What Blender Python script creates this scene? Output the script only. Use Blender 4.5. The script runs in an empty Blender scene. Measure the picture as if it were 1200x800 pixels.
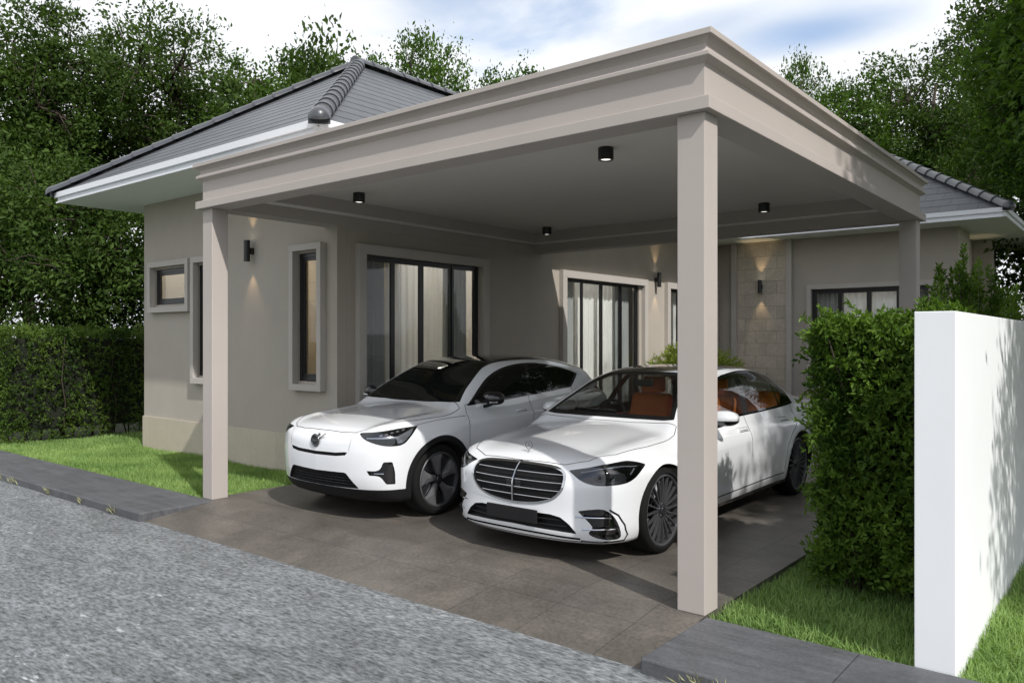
import bpy, bmesh, math, random
import numpy as np
from mathutils import Vector, Matrix
random.seed(7)
rng = np.random.default_rng(11)
scene = bpy.context.scene
COL = scene.collection
PI = math.pi

# ------------------------------------------------------------------ objects
def link(o, parent=None):
    COL.objects.link(o)
    if parent is not None:
        o.parent = parent
    return o

def tag(o, label=None, cat=None, group=None, kind=None):
    if label: o['label'] = label
    if cat: o['category'] = cat
    if group: o['group'] = group
    if kind: o['kind'] = kind
    return o

def thing(name, label, cat, loc=(0, 0, 0), rz=0.0, group=None):
    o = bpy.data.objects.new(name, None)
    o.empty_display_size = 0.2
    link(o)
    o.location = loc
    o.rotation_euler = (0, 0, rz)
    return tag(o, label, cat, group)

def copy_tree(o, parent=None):
    c = o.copy()
    COL.objects.link(c)
    c.parent = parent
    for ch in list(o.children):
        copy_tree(ch, c)
    return c

def mesh_np(name, V, F, mat, parent=None, smooth=False, normals=None):
    """V (n,3) array, F (m,k) int array of equal-length polygons"""
    V = np.asarray(V, np.float32); F = np.asarray(F, np.int32)
    me = bpy.data.meshes.new(name)
    n, k = F.shape
    me.vertices.add(len(V)); me.vertices.foreach_set('co', V.ravel())
    me.loops.add(n * k); me.loops.foreach_set('vertex_index', F.ravel())
    me.polygons.add(n)
    me.polygons.foreach_set('loop_start', np.arange(0, n * k, k, dtype=np.int32))
    me.polygons.foreach_set('use_smooth', np.full(n, smooth))
    me.update(calc_edges=True)
    if normals is not None:
        me.normals_split_custom_set_from_vertices(np.asarray(normals, np.float32).tolist())
    if mat is not None: me.materials.append(mat)
    o = bpy.data.objects.new(name, me)
    return link(o, parent)

class MB:
    """collects shapes for one mesh"""
    def __init__(s): s.v = []; s.f = []
    def add(s, vs, fs):
        b = len(s.v); s.v += [tuple(v) for v in vs]; s.f += [tuple(i + b for i in f) for f in fs]
        return s
    def box(s, x0, x1, y0, y1, z0, z1):
        return s.add([(x0,y0,z0),(x1,y0,z0),(x1,y1,z0),(x0,y1,z0),(x0,y0,z1),(x1,y0,z1),(x1,y1,z1),(x0,y1,z1)],
                     [(0,3,2,1),(4,5,6,7),(0,1,5,4),(1,2,6,5),(2,3,7,6),(3,0,4,7)])
    def prism(s, poly, ext):
        """poly: list of 3d points (planar), ext: vector"""
        n = len(poly); e = Vector(ext)
        a = [Vector(p) for p in poly]; b = [p + e for p in a]
        return s.add(a + b, [tuple(range(n))[::-1], tuple(range(n, 2*n))] + [(i, (i+1) % n, n+(i+1) % n, n+i) for i in range(n)])
    def tube(s, pts, rad, n=8, cap=True):
        pts = [Vector(p) for p in pts]
        if not hasattr(rad, '__len__'): rad = [rad] * len(pts)
        rings = []; ref = None
        for i, p in enumerate(pts):
            t = (pts[min(i+1, len(pts)-1)] - pts[max(i-1, 0)])
            t = t.normalized() if t.length > 1e-9 else Vector((0,0,1))
            if ref is None: ref = Vector((0,0,1)) if abs(t.z) < .9 else Vector((1,0,0))
            a = t.cross(ref)
            a = a.normalized() if a.length > 1e-6 else t.orthogonal().normalized()
            bb = t.cross(a).normalized(); ref = bb.cross(t) * 1.0 if False else ref
            rings.append([p + (a * math.cos(2*PI*k/n) + bb * math.sin(2*PI*k/n)) * rad[i] for k in range(n)])
        vs = [v for r in rings for v in r]; fs = []
        for i in range(len(rings)-1):
            for k in range(n):
                fs.append((i*n+k, i*n+(k+1) % n, (i+1)*n+(k+1) % n, (i+1)*n+k))
        if cap:
            fs.append(tuple(range(n))); fs.append(tuple((len(rings)-1)*n+k for k in range(n))[::-1])
        return s.add(vs, fs)
    def lathe(s, prof, n=32, axis='z', center=(0,0,0), closed=False):
        """prof: list of (r, h)"""
        c = Vector(center); vs = []
        for r, h in prof:
            for k in range(n):
                a = 2*PI*k/n; p = (r*math.cos(a), r*math.sin(a), h)
                if axis == 'x': p = (p[2], p[0], p[1])
                elif axis == 'y': p = (p[0], p[2], p[1])
                vs.append(c + Vector(p))
        m = len(prof); fs = []
        for i in range(m - 1 + (1 if closed else 0)):
            j = (i+1) % m
            for k in range(n):
                fs.append((i*n+k, i*n+(k+1) % n, j*n+(k+1) % n, j*n+k))
        if not closed:
            if prof[0][0] > 1e-5: fs.append(tuple(range(n))[::-1])
            if prof[-1][0] > 1e-5: fs.append(tuple((m-1)*n+k for k in range(n)))
        return s.add(vs, fs)
    def build(s, name, mat, parent=None, smooth=False, bevel=0, angle=None):
        me = bpy.data.meshes.new(name)
        me.from_pydata([tuple(v) for v in s.v], [], s.f)
        bm = bmesh.new(); bm.from_mesh(me)
        bmesh.ops.recalc_face_normals(bm, faces=bm.faces)
        bm.to_mesh(me); bm.free()
        if mat is not None: me.materials.append(mat)
        if smooth:
            me.polygons.foreach_set('use_smooth', [True]*len(me.polygons))
            me.set_sharp_from_angle(angle=math.radians(angle if angle else 40))
        o = bpy.data.objects.new(name, me)
        link(o, parent)
        if bevel:
            m = o.modifiers.new('bevel', 'BEVEL'); m.width = bevel; m.segments = 2; m.limit_method = 'ANGLE'; m.angle_limit = math.radians(40)
            m.harden_normals = False
        return o

# ------------------------------------------------------------------ materials
def nodes(m):
    m.use_nodes = True
    nt = m.node_tree
    return nt, nt.nodes, nt.links

def M(name, col, rough=.5, metal=0.0, spec=.5, var=None, bump=None, coat=0.0, emit=None, stretch=None, dirt=None):
    m = bpy.data.materials.new(name); nt, N, L = nodes(m)
    p = N['Principled BSDF']
    p.inputs['Base Color'].default_value = (*col, 1); p.inputs['Roughness'].default_value = rough
    p.inputs['Metallic'].default_value = metal; p.inputs['Specular IOR Level'].default_value = spec
    p.inputs['Coat Weight'].default_value = coat; p.inputs['Coat Roughness'].default_value = .03
    if emit: 
        p.inputs['Emission Color'].default_value = (*emit[0], 1); p.inputs['Emission Strength'].default_value = emit[1]
    tc = N.new('ShaderNodeTexCoord'); src = tc.outputs['Object']
    if stretch:
        mp = N.new('ShaderNodeMapping'); mp.inputs['Scale'].default_value = stretch; L.new(src, mp.inputs['Vector']); src = mp.outputs['Vector']
    if var:
        nz = N.new('ShaderNodeTexNoise'); nz.inputs['Scale'].default_value = var[0]; nz.inputs['Detail'].default_value = 8; nz.inputs['Roughness'].default_value = .65
        L.new(src, nz.inputs['Vector'])
        mr = N.new('ShaderNodeMapRange'); mr.inputs['From Min'].default_value = .3; mr.inputs['From Max'].default_value = .7
        mr.inputs['To Min'].default_value = 1 - var[1]; mr.inputs['To Max'].default_value = 1 + var[1]
        L.new(nz.outputs['Fac'], mr.inputs['Value'])
        mx = N.new('ShaderNodeVectorMath'); mx.operation = 'SCALE'; mx.inputs[0].default_value = col
        L.new(mr.outputs['Result'], mx.inputs['Scale']); L.new(mx.outputs['Vector'], p.inputs['Base Color'])
    if bump:
        nb = N.new('ShaderNodeTexNoise'); nb.inputs['Scale'].default_value = bump[0]; nb.inputs['Detail'].default_value = 6
        L.new(src, nb.inputs['Vector'])
        b = N.new('ShaderNodeBump'); b.inputs['Strength'].default_value = bump[1]; b.inputs['Distance'].default_value = bump[2] if len(bump) > 2 else .01
        L.new(nb.outputs['Fac'], b.inputs['Height']); L.new(b.outputs['Normal'], p.inputs['Normal'])
    return m

def glass_mat(name, tint=(.9,.93,.92), refl=.08, rough=.0, top=.85):
    """thin pane: clear transmission plus mirror reflection that grows towards grazing"""
    m = bpy.data.materials.new(name); nt, N, L = nodes(m)
    N.remove(N['Principled BSDF'])
    tr = N.new('ShaderNodeBsdfTransparent'); tr.inputs['Color'].default_value = (*tint, 1)
    gl = N.new('ShaderNodeBsdfGlossy'); gl.inputs['Roughness'].default_value = rough; gl.inputs['Color'].default_value = (.95,.97,1,1)
    lw = N.new('ShaderNodeLayerWeight'); lw.inputs['Blend'].default_value = .25
    mr = N.new('ShaderNodeMapRange'); mr.inputs['To Min'].default_value = refl; mr.inputs['To Max'].default_value = top
    pw = N.new('ShaderNodeMath'); pw.operation = 'POWER'; pw.inputs[1].default_value = 2.0
    L.new(lw.outputs['Facing'], pw.inputs[0]); L.new(pw.outputs[0], mr.inputs['Value'])
    mx = N.new('ShaderNodeMixShader'); L.new(mr.outputs['Result'], mx.inputs['Fac'])
    L.new(tr.outputs[0], mx.inputs[1]); L.new(gl.outputs[0], mx.inputs[2])
    L.new(mx.outputs[0], N['Material Output'].inputs['Surface'])
    return m

def leaf_mat(name, dark, light, trans=.35, rough=.45, clump=1.3):
    m = bpy.data.materials.new(name); nt, N, L = nodes(m)
    p = N['Principled BSDF']; p.inputs['Roughness'].default_value = rough; p.inputs['Specular IOR Level'].default_value = .14
    g = N.new('ShaderNodeNewGeometry')
    tc = N.new('ShaderNodeTexCoord'); nz = N.new('ShaderNodeTexNoise'); nz.inputs['Scale'].default_value = clump; nz.inputs['Detail'].default_value = 2
    L.new(tc.outputs['Object'], nz.inputs['Vector'])
    ad = N.new('ShaderNodeMath'); ad.operation = 'MULTIPLY_ADD'; ad.inputs[1].default_value = .42
    sb = N.new('ShaderNodeMapRange'); sb.inputs['From Min'].default_value = .36; sb.inputs['From Max'].default_value = .64; sb.inputs['To Max'].default_value = .62
    L.new(nz.outputs['Fac'], sb.inputs['Value']); L.new(sb.outputs[0], ad.inputs[2]); L.new(g.outputs['Random Per Island'], ad.inputs[0])
    mx = N.new('ShaderNodeMix'); mx.data_type = 'RGBA'
    mx.inputs['A'].default_value = (*dark, 1); mx.inputs['B'].default_value = (*light, 1)
    L.new(ad.outputs[0], mx.inputs['Factor']); L.new(mx.outputs['Result'], p.inputs['Base Color'])
    t = N.new('ShaderNodeBsdfTranslucent')
    sc = N.new('ShaderNodeVectorMath'); sc.operation = 'MULTIPLY'; sc.inputs[1].default_value = (1.25, 1.35, .55)
    L.new(mx.outputs['Result'], sc.inputs[0]); L.new(sc.outputs[0], t.inputs['Color'])
    ms = N.new('ShaderNodeMixShader'); ms.inputs['Fac'].default_value = trans
    L.new(p.outputs[0], ms.inputs[1]); L.new(t.outputs[0], ms.inputs[2])
    L.new(ms.outputs[0], N['Material Output'].inputs['Surface'])
    return m
# ------------------------------------------------------------------ car surfaces (numpy only)
def herm(x, xs, ys):
    xs = np.asarray(xs, float); ys = np.asarray(ys, float); x = np.clip(x, xs[0], xs[-1])
    d = np.diff(ys) / np.diff(xs); m = np.empty_like(ys)
    m[0] = d[0]; m[-1] = d[-1]
    h = np.diff(xs)
    for i in range(1, len(xs)-1):
        m[i] = 0 if d[i-1]*d[i] <= 0 else (h[i-1]+h[i]) / (h[i]/d[i-1] + h[i-1]/d[i]) if True else 0
    i = np.clip(np.searchsorted(xs, x, side='right')-1, 0, len(xs)-2)
    hh = xs[i+1]-xs[i]; t = (x-xs[i])/hh; t2 = t*t; t3 = t2*t
    return ys[i]*(2*t3-3*t2+1) + hh*m[i]*(t3-2*t2+t) + ys[i+1]*(-2*t3+3*t2) + hh*m[i+1]*(t3-t2)
def smax(a, b, r):
    h = np.maximum(r-np.abs(a-b), 0)/r
    return np.maximum(a, b)+h*h*r*.25
def smin(a, b, r): return -smax(-a, -b, r)

def F_sedan(x, u, z):
    v = np.abs(x)
    plan = herm(v, [0,.25,.45,.60,.72,.82,.90,.955,1.2], [0,.012,.045,.095,.165,.27,.42,.66,1.6])
    nose = herm(z, [.12,.20,.28,.42,.58,.70,.78,.86,1.0], [.10,.02,.0,.005,.0,.02,.055,.14,.4])
    # bumper sides pull in under the lamps, lip runs forward
    front = (nose+plan-u)*.82
    W = herm(u, [0,.5,.873,1.5,2.6,3.6,4.3,4.9,5.3], [.90,.945,.962,.955,.953,.960,.966,.935,.88])
    sz = herm(z, [.12,.20,.30,.42,.60,.78,.875,.93,1.0,1.1], [-.13,-.075,-.035,-.014,0,-.004,-.010,-.034,-.085,-.17])
    side = v-(W+sz)
    # arches swell a little
    for uc in (.873, 4.089):
        r = np.hypot(u-uc, z-.35)
        side = side-.014*np.exp(-((r-.42)/.09)**2)
    # hollow along the lower door
    side = side+.014*np.exp(-((z-.40)/.10)**2)*np.clip((u-1.4)/.3, 0, 1)*np.clip((3.5-u)/.3, 0, 1)
    tailp = herm(v, [0,.4,.65,.8,.9,.96,1.2], [0,.03,.09,.18,.33,.6,1.5])
    tailz = herm(z, [.15,.3,.5,.7,.95,1.05,1.1], [.12,.05,.03,.02,.03,.04,.06])
    rear = (u-(5.289-tailz-tailp))*.85
    zc = herm(u, [0,.06,.12,.21,.5,1.0,1.5,2.0,3.0,4.2,4.6,5.1,5.3], [.68,.735,.775,.825,.885,.945,.985,1.0,1.02,1.05,1.085,1.095,1.06])
    crest = .022*np.exp(-((v-.66-.03*np.clip(u,0,1))/.12)**2)*np.clip(1.7-u, 0, 1)
    top = z-(zc-.055*(v/.75)**2+crest-.06*np.clip((v-.7)/.2, 0, 2)**2)
    low = smax(side, front, .10); low = smax(low, rear, .12)
    low = smax(low, top, .085); low = smax(low, .155-z+.03*np.clip(1-u/.3, 0, 1)*0, .05)
    # greenhouse
    ue = np.where(u < 2.8, u+.16*(v/.7)**2*np.clip((2.8-u)/1.2, 0, 1), u-.14*(v/.7)**2*0 + 0)
    ue = np.where(u > 3.6, ue+.10*(v/.6)**2*np.clip((u-3.6)/.8, 0, 1), ue)
    zr = herm(ue, [-.5,.6,1.2,1.42,1.60,1.85,2.1,2.35,2.6,3.0,3.4,3.8,4.15,4.45,4.75,5.0,5.2,6.0], [-.9,.3,.86,.965,1.08,1.235,1.372,1.452,1.490,1.508,1.500,1.455,1.385,1.285,1.16,1.03,.92,.2])
    roof = (z-(zr-.018*(v/.5)**2))*.82
    wg = herm(z, [.85,1.0,1.1,1.2,1.3,1.4,1.5], [.915,.850,.808,.762,.711,.655,.59])
    wu = herm(u, [1.2,1.6,2.2,3.0,3.6,4.2,4.6,5.0], [-.03,-.01,0,0,-.012,-.05,-.10,-.17])
    gside = (v-(wg+wu))*.92
    gh = np.maximum(smax(gside, roof, .16), .70-z)
    return smin(low, gh, .035)

def F_suv(x, u, z):
    v = np.abs(x)
    plan = herm(v, [0,.25,.45,.60,.72,.80,.87,.93,1.2], [0,.010,.035,.075,.135,.21,.34,.58,1.5])
    nose = herm(z, [.15,.25,.34,.46,.60,.76,.84,.90,.98,1.1], [.20,.09,.03,.006,0,.012,.03,.075,.2,.5])
    front = (nose+plan-u)*.85
    W = herm(u, [0,.4,.86,1.4,2.4,3.2,3.6,4.1,4.45], [.885,.915,.930,.918,.918,.932,.936,.905,.84])
    sz = herm(z, [.15,.25,.38,.55,.75,.92,1.0,1.06,1.15,1.3], [-.10,-.05,-.03,-.014,0,-.006,-.018,-.045,-.10,-.22])
    side = v-(W+sz)
    for uc in (.86, 3.562):
        r = np.hypot(u-uc, z-.36)
        side = side-.020*np.exp(-((r-.46)/.10)**2)
    side = side+.020*np.exp(-((z-.46)/.11)**2)*np.clip((u-1.35)/.3, 0, 1)*np.clip((3.1-u)/.3, 0, 1)
    tailp = herm(v, [0,.4,.65,.78,.88,.94,1.2], [0,.03,.08,.16,.30,.55,1.5])
    tailz = herm(z, [.2,.35,.6,.9,1.1,1.25], [.12,.04,.02,.05,.10,.2])
    rear = (u-(4.44-tailz-tailp))*.85
    zc = herm(u, [0,.04,.10,.22,.5,.9,1.3,2.0,3.0,4.0,4.45], [.80,.845,.890,.935,.985,1.03,1.07,1.09,1.14,1.16,1.10])
    crest = .025*np.exp(-((v-.66-.06*np.clip(u,0,1))/.10)**2)*np.clip(1.6-u, 0, 1)
    top = z-(zc-.045*(v/.75)**2+crest-.07*np.clip((v-.72)/.2, 0, 2)**2)
    low = smax(side, front, .07); low = smax(low, rear, .12)
    low = smax(low, top, .07); low = smax(low, .20-z, .05)
    ue = np.where(u < 2.5, u+.14*(v/.7)**2*np.clip((2.5-u)/1.0, 0, 1), u)
    ue = np.where(u > 3.3, ue+.06*(v/.6)**2*np.clip((u-3.3)/.6, 0, 1), ue)
    zr = herm(ue, [-.5,.5,1.05,1.27,1.45,1.70,1.95,2.15,2.4,2.7,3.0,3.4,3.75,4.02,4.12,4.3,4.5,5.2], [-.9,.3,.94,1.05,1.17,1.335,1.475,1.55,1.585,1.595,1.588,1.55,1.49,1.425,1.345,1.19,1.0,.2])
    roof = (z-(zr-.02*(v/.5)**2))*.82
    wg = herm(z, [.9,1.05,1.15,1.25,1.35,1.45,1.55,1.62], [.885,.838,.806,.767,.724,.678,.625,.58])
    wu = herm(u, [1.0,1.5,2.2,2.8,3.4,4.0,4.4], [-.03,-.01,0,-.005,-.03,-.09,-.17])
    gside = (v-(wg+wu))*.92
    gh = np.maximum(smax(gside, roof, .13), .72-z)
    return smin(low, gh, .03)

def surface_net(F, lo, hi, h):
    """mesh of F=0; box symmetric in x"""
    nx = int(round((hi[0]-lo[0])/h/2)); ny = int((hi[1]-lo[1])/h)+1; nz = int((hi[2]-lo[2])/h)+1
    xs = (np.arange(nx)+.5)*h; ys = lo[1]+np.arange(ny)*h; zs = lo[2]+np.arange(nz)*h
    Y, Z = np.meshgrid(ys, zs, indexing='ij')
    A = np.empty((nx, ny, nz))
    for i in range(nx): A[i] = F(np.full_like(Y, xs[i]), Y, Z)
    A = np.concatenate([A[::-1], A], 0); xs = np.concatenate([-xs[::-1], xs])
    S = A < 0; n = A.shape
    c = np.zeros((n[0]-1, n[1]-1, n[2]-1), int)
    for a in (0,1):
        for b in (0,1):
            for d in (0,1): c += S[a:n[0]-1+a, b:n[1]-1+b, d:n[2]-1+d]
    act = (c > 0) & (c < 8)
    idx = -np.ones(act.shape, int); idx[act] = np.arange(act.sum())
    ci = np.argwhere(act)
    acc = np.zeros((len(ci), 3)); cnt = np.zeros(len(ci))
    corners = [(a,b,d) for a in (0,1) for b in (0,1) for d in (0,1)]
    for p in corners:
        for ax in range(3):
            if p[ax]: continue
            q = list(p); q[ax] = 1
            fa = A[ci[:,0]+p[0], ci[:,1]+p[1], ci[:,2]+p[2]]; fb = A[ci[:,0]+q[0], ci[:,1]+q[1], ci[:,2]+q[2]]
            m = (fa < 0) != (fb < 0)
            t = np.where(m, fa/np.where(m, fa-fb, 1), 0)
            pos = np.array(p, float)[None].repeat(len(ci), 0); pos[:,ax] += t
            acc[m] += pos[m]; cnt += m
    V = ci+acc/cnt[:,None]
    V = np.stack([xs[0]+V[:,0]*h, ys[0]+V[:,1]*h, zs[0]+V[:,2]*h], 1)
    quads = []
    for ax in range(3):
        sl0 = [slice(None)]*3; sl1 = [slice(None)]*3
        sl0[ax] = slice(0, n[ax]-1); sl1[ax] = slice(1, n[ax])
        s0 = S[tuple(sl0)]; s1 = S[tuple(sl1)]
        e = np.argwhere(s0 != s1)
        o1, o2 = [(1,2),(2,0),(0,1)][ax]
        ok = (e[:,o1] > 0) & (e[:,o2] > 0) & (e[:,o1] < n[o1]-1) & (e[:,o2] < n[o2]-1)
        e = e[ok]; fl = s0[tuple(e.T)]
        def cell(d1, d2):
            k = e.copy(); k[:,o1] += d1; k[:,o2] += d2
            return idx[tuple(k.T)]
        q = np.stack([cell(-1,-1), cell(0,-1), cell(0,0), cell(-1,0)], 1)
        q[~fl] = q[~fl][:,::-1]
        quads.append(q)
    Q = np.concatenate(quads)
    for _ in range(4):
        V, Nn = project(F, V)
    T = np.concatenate([Q[:,[0,1,2]], Q[:,[0,2,3]]])
    return V, T

def grad(F, P, e=.004):
    g = np.empty_like(P)
    for a in range(3):
        d = np.zeros(3); d[a] = e
        A = P+d; B = P-d
        g[:,a] = (F(A[:,0],A[:,1],A[:,2])-F(B[:,0],B[:,1],B[:,2]))/(2*e)
    return g
def project(F, P):
    f = F(P[:,0],P[:,1],P[:,2]); g = grad(F, P); gg = np.maximum((g*g).sum(1), .05)
    st = np.clip(f/gg, -.02, .02)
    return P-g*st[:,None], g/np.sqrt(gg)[:,None]
def unit(a): return a/np.maximum(np.linalg.norm(a, axis=-1, keepdims=True), 1e-9)
def hit(F, O, D, tmax=4.0, n=200):
    """first crossing along rays, vectorised; nan where it misses"""
    O = np.atleast_2d(np.asarray(O, float)); D = unit(np.broadcast_to(np.asarray(D, float), O.shape))
    ts = np.linspace(0, tmax, n); res = np.full(len(O), np.nan); prev = F(O[:,0],O[:,1],O[:,2])
    for i in range(1, n):
        P = O+D*ts[i]; f = F(P[:,0],P[:,1],P[:,2])
        m = np.isnan(res) & (prev > 0) & (f <= 0)
        res[m] = ts[i]; prev = f
    a = res-tmax/(n-1); b = res.copy()
    for _ in range(18):
        c = (a+b)/2; P = O+D*c[:,None]; f = F(P[:,0],P[:,1],P[:,2])
        a = np.where(f > 0, c, a); b = np.where(f > 0, b, c)
    return O+D*b[:,None]

def sdpoly(px, py, poly, r=0.0):
    """signed distance to a polygon, negative inside; r rounds (polygon given at full size)"""
    poly = np.asarray(poly, float); n = len(poly)
    d = np.full(px.shape, 1e9); s = np.ones(px.shape)
    for i in range(n):
        a = poly[i]; b = poly[i-1]
        e = b-a; wx = px-a[0]; wy = py-a[1]
        t = np.clip((wx*e[0]+wy*e[1])/max(e@e, 1e-12), 0, 1)
        bx = wx-e[0]*t; by = wy-e[1]*t
        d = np.minimum(d, bx*bx+by*by)
        c1 = py >= a[1]; c2 = py < b[1]; c3 = e[0]*wy > e[1]*wx
        flip = (c1 & c2 & c3) | (~c1 & ~c2 & ~c3)
        s = np.where(flip, -s, s)
    return s*np.sqrt(d)

def smoothpoly(pts, k=6, corners=()):
    """closed Catmull-Rom through the points; indices in corners stay sharp"""
    P = np.asarray(pts, float); n = len(P); out = []
    for i in range(n):
        p1 = P[i]; p2 = P[(i+1) % n]
        p0 = P[i-1] if i not in corners else p1-(p2-p1)*.5
        p3 = P[(i+2) % n] if (i+1) % n not in corners else p2+(p2-p1)*.5
        m1 = (p2-p0)*.5; m2 = (p3-p1)*.5
        if i in corners: m1 = (p2-p1)
        if (i+1) % n in corners: m2 = (p2-p1)
        for j in range(k):
            t = j/k
            out.append(p1*(2*t**3-3*t*t+1)+m1*(t**3-2*t*t+t)+p2*(-2*t**3+3*t*t)+m2*(t**3-t*t))
    return np.array(out)

class Skin:
    """a triangulated surface that can be cut along smooth outlines"""
    def __init__(s, V, T, N): s.V, s.T, s.N = V, T, N
    def split(s, f):
        """returns (inside, outside) along f=0; f has one value per vertex"""
        V, T, N = s.V, s.T, s.N
        f = np.where(np.abs(f) < 6e-4, -6e-4, f)
        ins = f < 0; k = ins[T].sum(1)
        Tin = T[k == 3]; Tout = T[k == 0]
        mix = T[(k == 1) | (k == 2)]
        if len(mix) == 0: return Skin(V, Tin, N).compact(), Skin(V, Tout, N).compact()
        odd_in = ins[mix].sum(1) == 1
        im = ins[mix]; lone = np.where(odd_in[:,None], im, ~im).argmax(1)
        r = np.arange(len(mix))
        a = mix[r, lone]; b = mix[r, (lone+1) % 3]; c = mix[r, (lone+2) % 3]
        def key(p, q): return np.minimum(p, q)*np.int64(len(V))+np.maximum(p, q)
        ks = np.concatenate([key(a, b), key(a, c)])
        uq, inv = np.unique(ks, return_inverse=True)
        lo = uq // len(V); hi = uq % len(V)
        t = f[lo]/(f[lo]-f[hi])
        nV = V[lo]+(V[hi]-V[lo])*t[:,None]; nN = unit(N[lo]+(N[hi]-N[lo])*t[:,None])
        m1 = len(V)+inv[:len(a)]; m2 = len(V)+inv[len(a):]
        t1 = np.stack([a, m1, m2], 1); t2 = np.stack([m1, b, c], 1); t3 = np.stack([m1, c, m2], 1)
        V2 = np.concatenate([V, nV]); N2 = np.concatenate([N, nN])
        Ti = np.concatenate([Tin, t1[odd_in], t2[~odd_in], t3[~odd_in]])
        To = np.concatenate([Tout, t1[~odd_in], t2[odd_in], t3[odd_in]])
        return Skin(V2, Ti, N2).compact(), Skin(V2, To, N2).compact()
    def compact(s):
        if len(s.T) == 0: return Skin(np.zeros((0,3)), np.zeros((0,3), int), np.zeros((0,3)))
        u, inv = np.unique(s.T.ravel(), return_inverse=True)
        return Skin(s.V[u], inv.reshape(-1, 3), s.N[u])
    def rim(s, depth, direction=None):
        """pushed-in copy plus the wall around it (for recessed pieces); returns wall Skin and inner Skin"""
        E = np.concatenate([s.T[:,[0,1]], s.T[:,[1,2]], s.T[:,[2,0]]])
        k = np.sort(E, 1); kk = k[:,0]*np.int64(len(s.V)+1)+k[:,1]
        _, first, cnt = np.unique(kk, return_index=True, return_counts=True)
        B = E[first[cnt == 1]]
        off = -s.N*depth if direction is None else np.broadcast_to(np.asarray(direction, float)*depth, s.V.shape)
        V2 = s.V+off
        n = len(s.V); W = np.concatenate([s.V, V2])
        wt = np.concatenate([np.stack([B[:,0], B[:,1], B[:,1]+n], 1), np.stack([B[:,0], B[:,1]+n, B[:,0]+n], 1)])
        return Skin(W, wt, np.concatenate([s.N, s.N])).compact(), Skin(V2, s.T, s.N)
def join(*sk):
    V = []; T = []; N = []; b = 0
    for s in sk:
        V.append(s.V); T.append(s.T+b); N.append(s.N); b += len(s.V)
    return Skin(np.concatenate(V), np.concatenate(T), np.concatenate(N))
def make_skin(F, lo, hi, h):
    V, T = surface_net(F, lo, hi, h)
    g = grad(F, V, .003)
    return Skin(V, T, unit(g))
# ------------------------------------------------------------------ car materials
def paint_mat(name, col):
    m = M(name, col, rough=.22, coat=1.0, spec=.5)
    nt, N, L = nodes(m); p = N['Principled BSDF']
    g = N.new('ShaderNodeNewGeometry'); mx = N.new('ShaderNodeMix'); mx.data_type = 'RGBA'
    mx.inputs['A'].default_value = (*col, 1); mx.inputs['B'].default_value = (.03,.028,.026,1)
    L.new(g.outputs['Backfacing'], mx.inputs['Factor']); L.new(mx.outputs['Result'], p.inputs['Base Color'])
    return m
WHITE = paint_mat('white_car_paint', (.74,.755,.775))
BLACKGLOSS = M('black_gloss', (.006,.006,.007), rough=.06, coat=.6)
TRIM = M('black_plastic', (.010,.010,.011), rough=.65, spec=.25, bump=(220,.05,.002))
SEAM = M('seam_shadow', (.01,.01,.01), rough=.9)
CHROME = M('chrome', (.62,.63,.65), rough=.12, metal=1.0)
DARKCHROME = M('dark_chrome', (.22,.22,.23), rough=.2, metal=1.0)
RUBBER = M('tyre_rubber', (.008,.008,.008), rough=.85, spec=.2, bump=(90,.15,.003))
RIMDARK = M('wheel_graphite', (.05,.05,.055), rough=.28, metal=.6)
RIMSILVER = M('wheel_silver', (.32,.32,.335), rough=.3, metal=.7)
RIMGREY = M('wheel_grey_metal', (.17,.17,.18), rough=.32, metal=.75)
DARKGLASS = M('tinted_car_glass', (.008,.009,.008), rough=.015, spec=.4)
CARGLASS = glass_mat('car_glass', (.57,.59,.57), refl=.03)
LAMPGLASS = glass_mat('lamp_glass', (.55,.56,.58), refl=.06)
ORANGE = M('orange_leather', (.88,.25,.052), rough=.5, bump=(120,.1,.003), var=(6,.15))
CABIN = M('cabin_black', (.012,.011,.010), rough=.55)
LAMPWHITE = M('lamp_reflector', (.75,.77,.80), rough=.15, metal=.6)
TAILRED = M('tail_lamp_red', (.25,.01,.01), rough=.1, coat=1)

def skin_obj(sk, name, mat, parent, lift=0.0):
    return mesh_np(name, sk.V+sk.N*lift, sk.T, mat, parent, smooth=True, normals=sk.N)

def on_surface(F, pts, mode, s=1):
    """project 2-D outline points on the car: side (u,z), front (x,z), top (x,u), corner (a=|x|+u, z)"""
    P = np.asarray(pts, float)
    if mode == 'side':
        O = np.stack([np.full(len(P), 1.6*s), P[:,0], P[:,1]], 1); D = (-s,0,0)
    elif mode == 'front':
        O = np.stack([P[:,0], np.full(len(P), -.8), P[:,1]], 1); D = (0,1,0)
    elif mode == 'top':
        O = np.stack([P[:,0], P[:,1], np.full(len(P), 2.2)], 1); D = (0,0,-1)
    else:
        O = np.stack([s*(P[:,0]/2+1.0), P[:,0]/2-1.0, P[:,1]], 1); D = (-s,1,0)
    H = hit(F, O, D, tmax=3.2, n=220)
    H = H[~np.isnan(H[:,0])]
    return H

def densify(pts, step=.03, closed=False):
    P = [np.asarray(p, float) for p in pts]
    if closed: P = P+[P[0]]
    out = []
    for a, b in zip(P[:-1], P[1:]):
        n = max(1, int(np.linalg.norm(b-a)/step))
        out += [a+(b-a)*i/n for i in range(n)]
    out.append(P[-1])
    return np.array(out)

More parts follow.
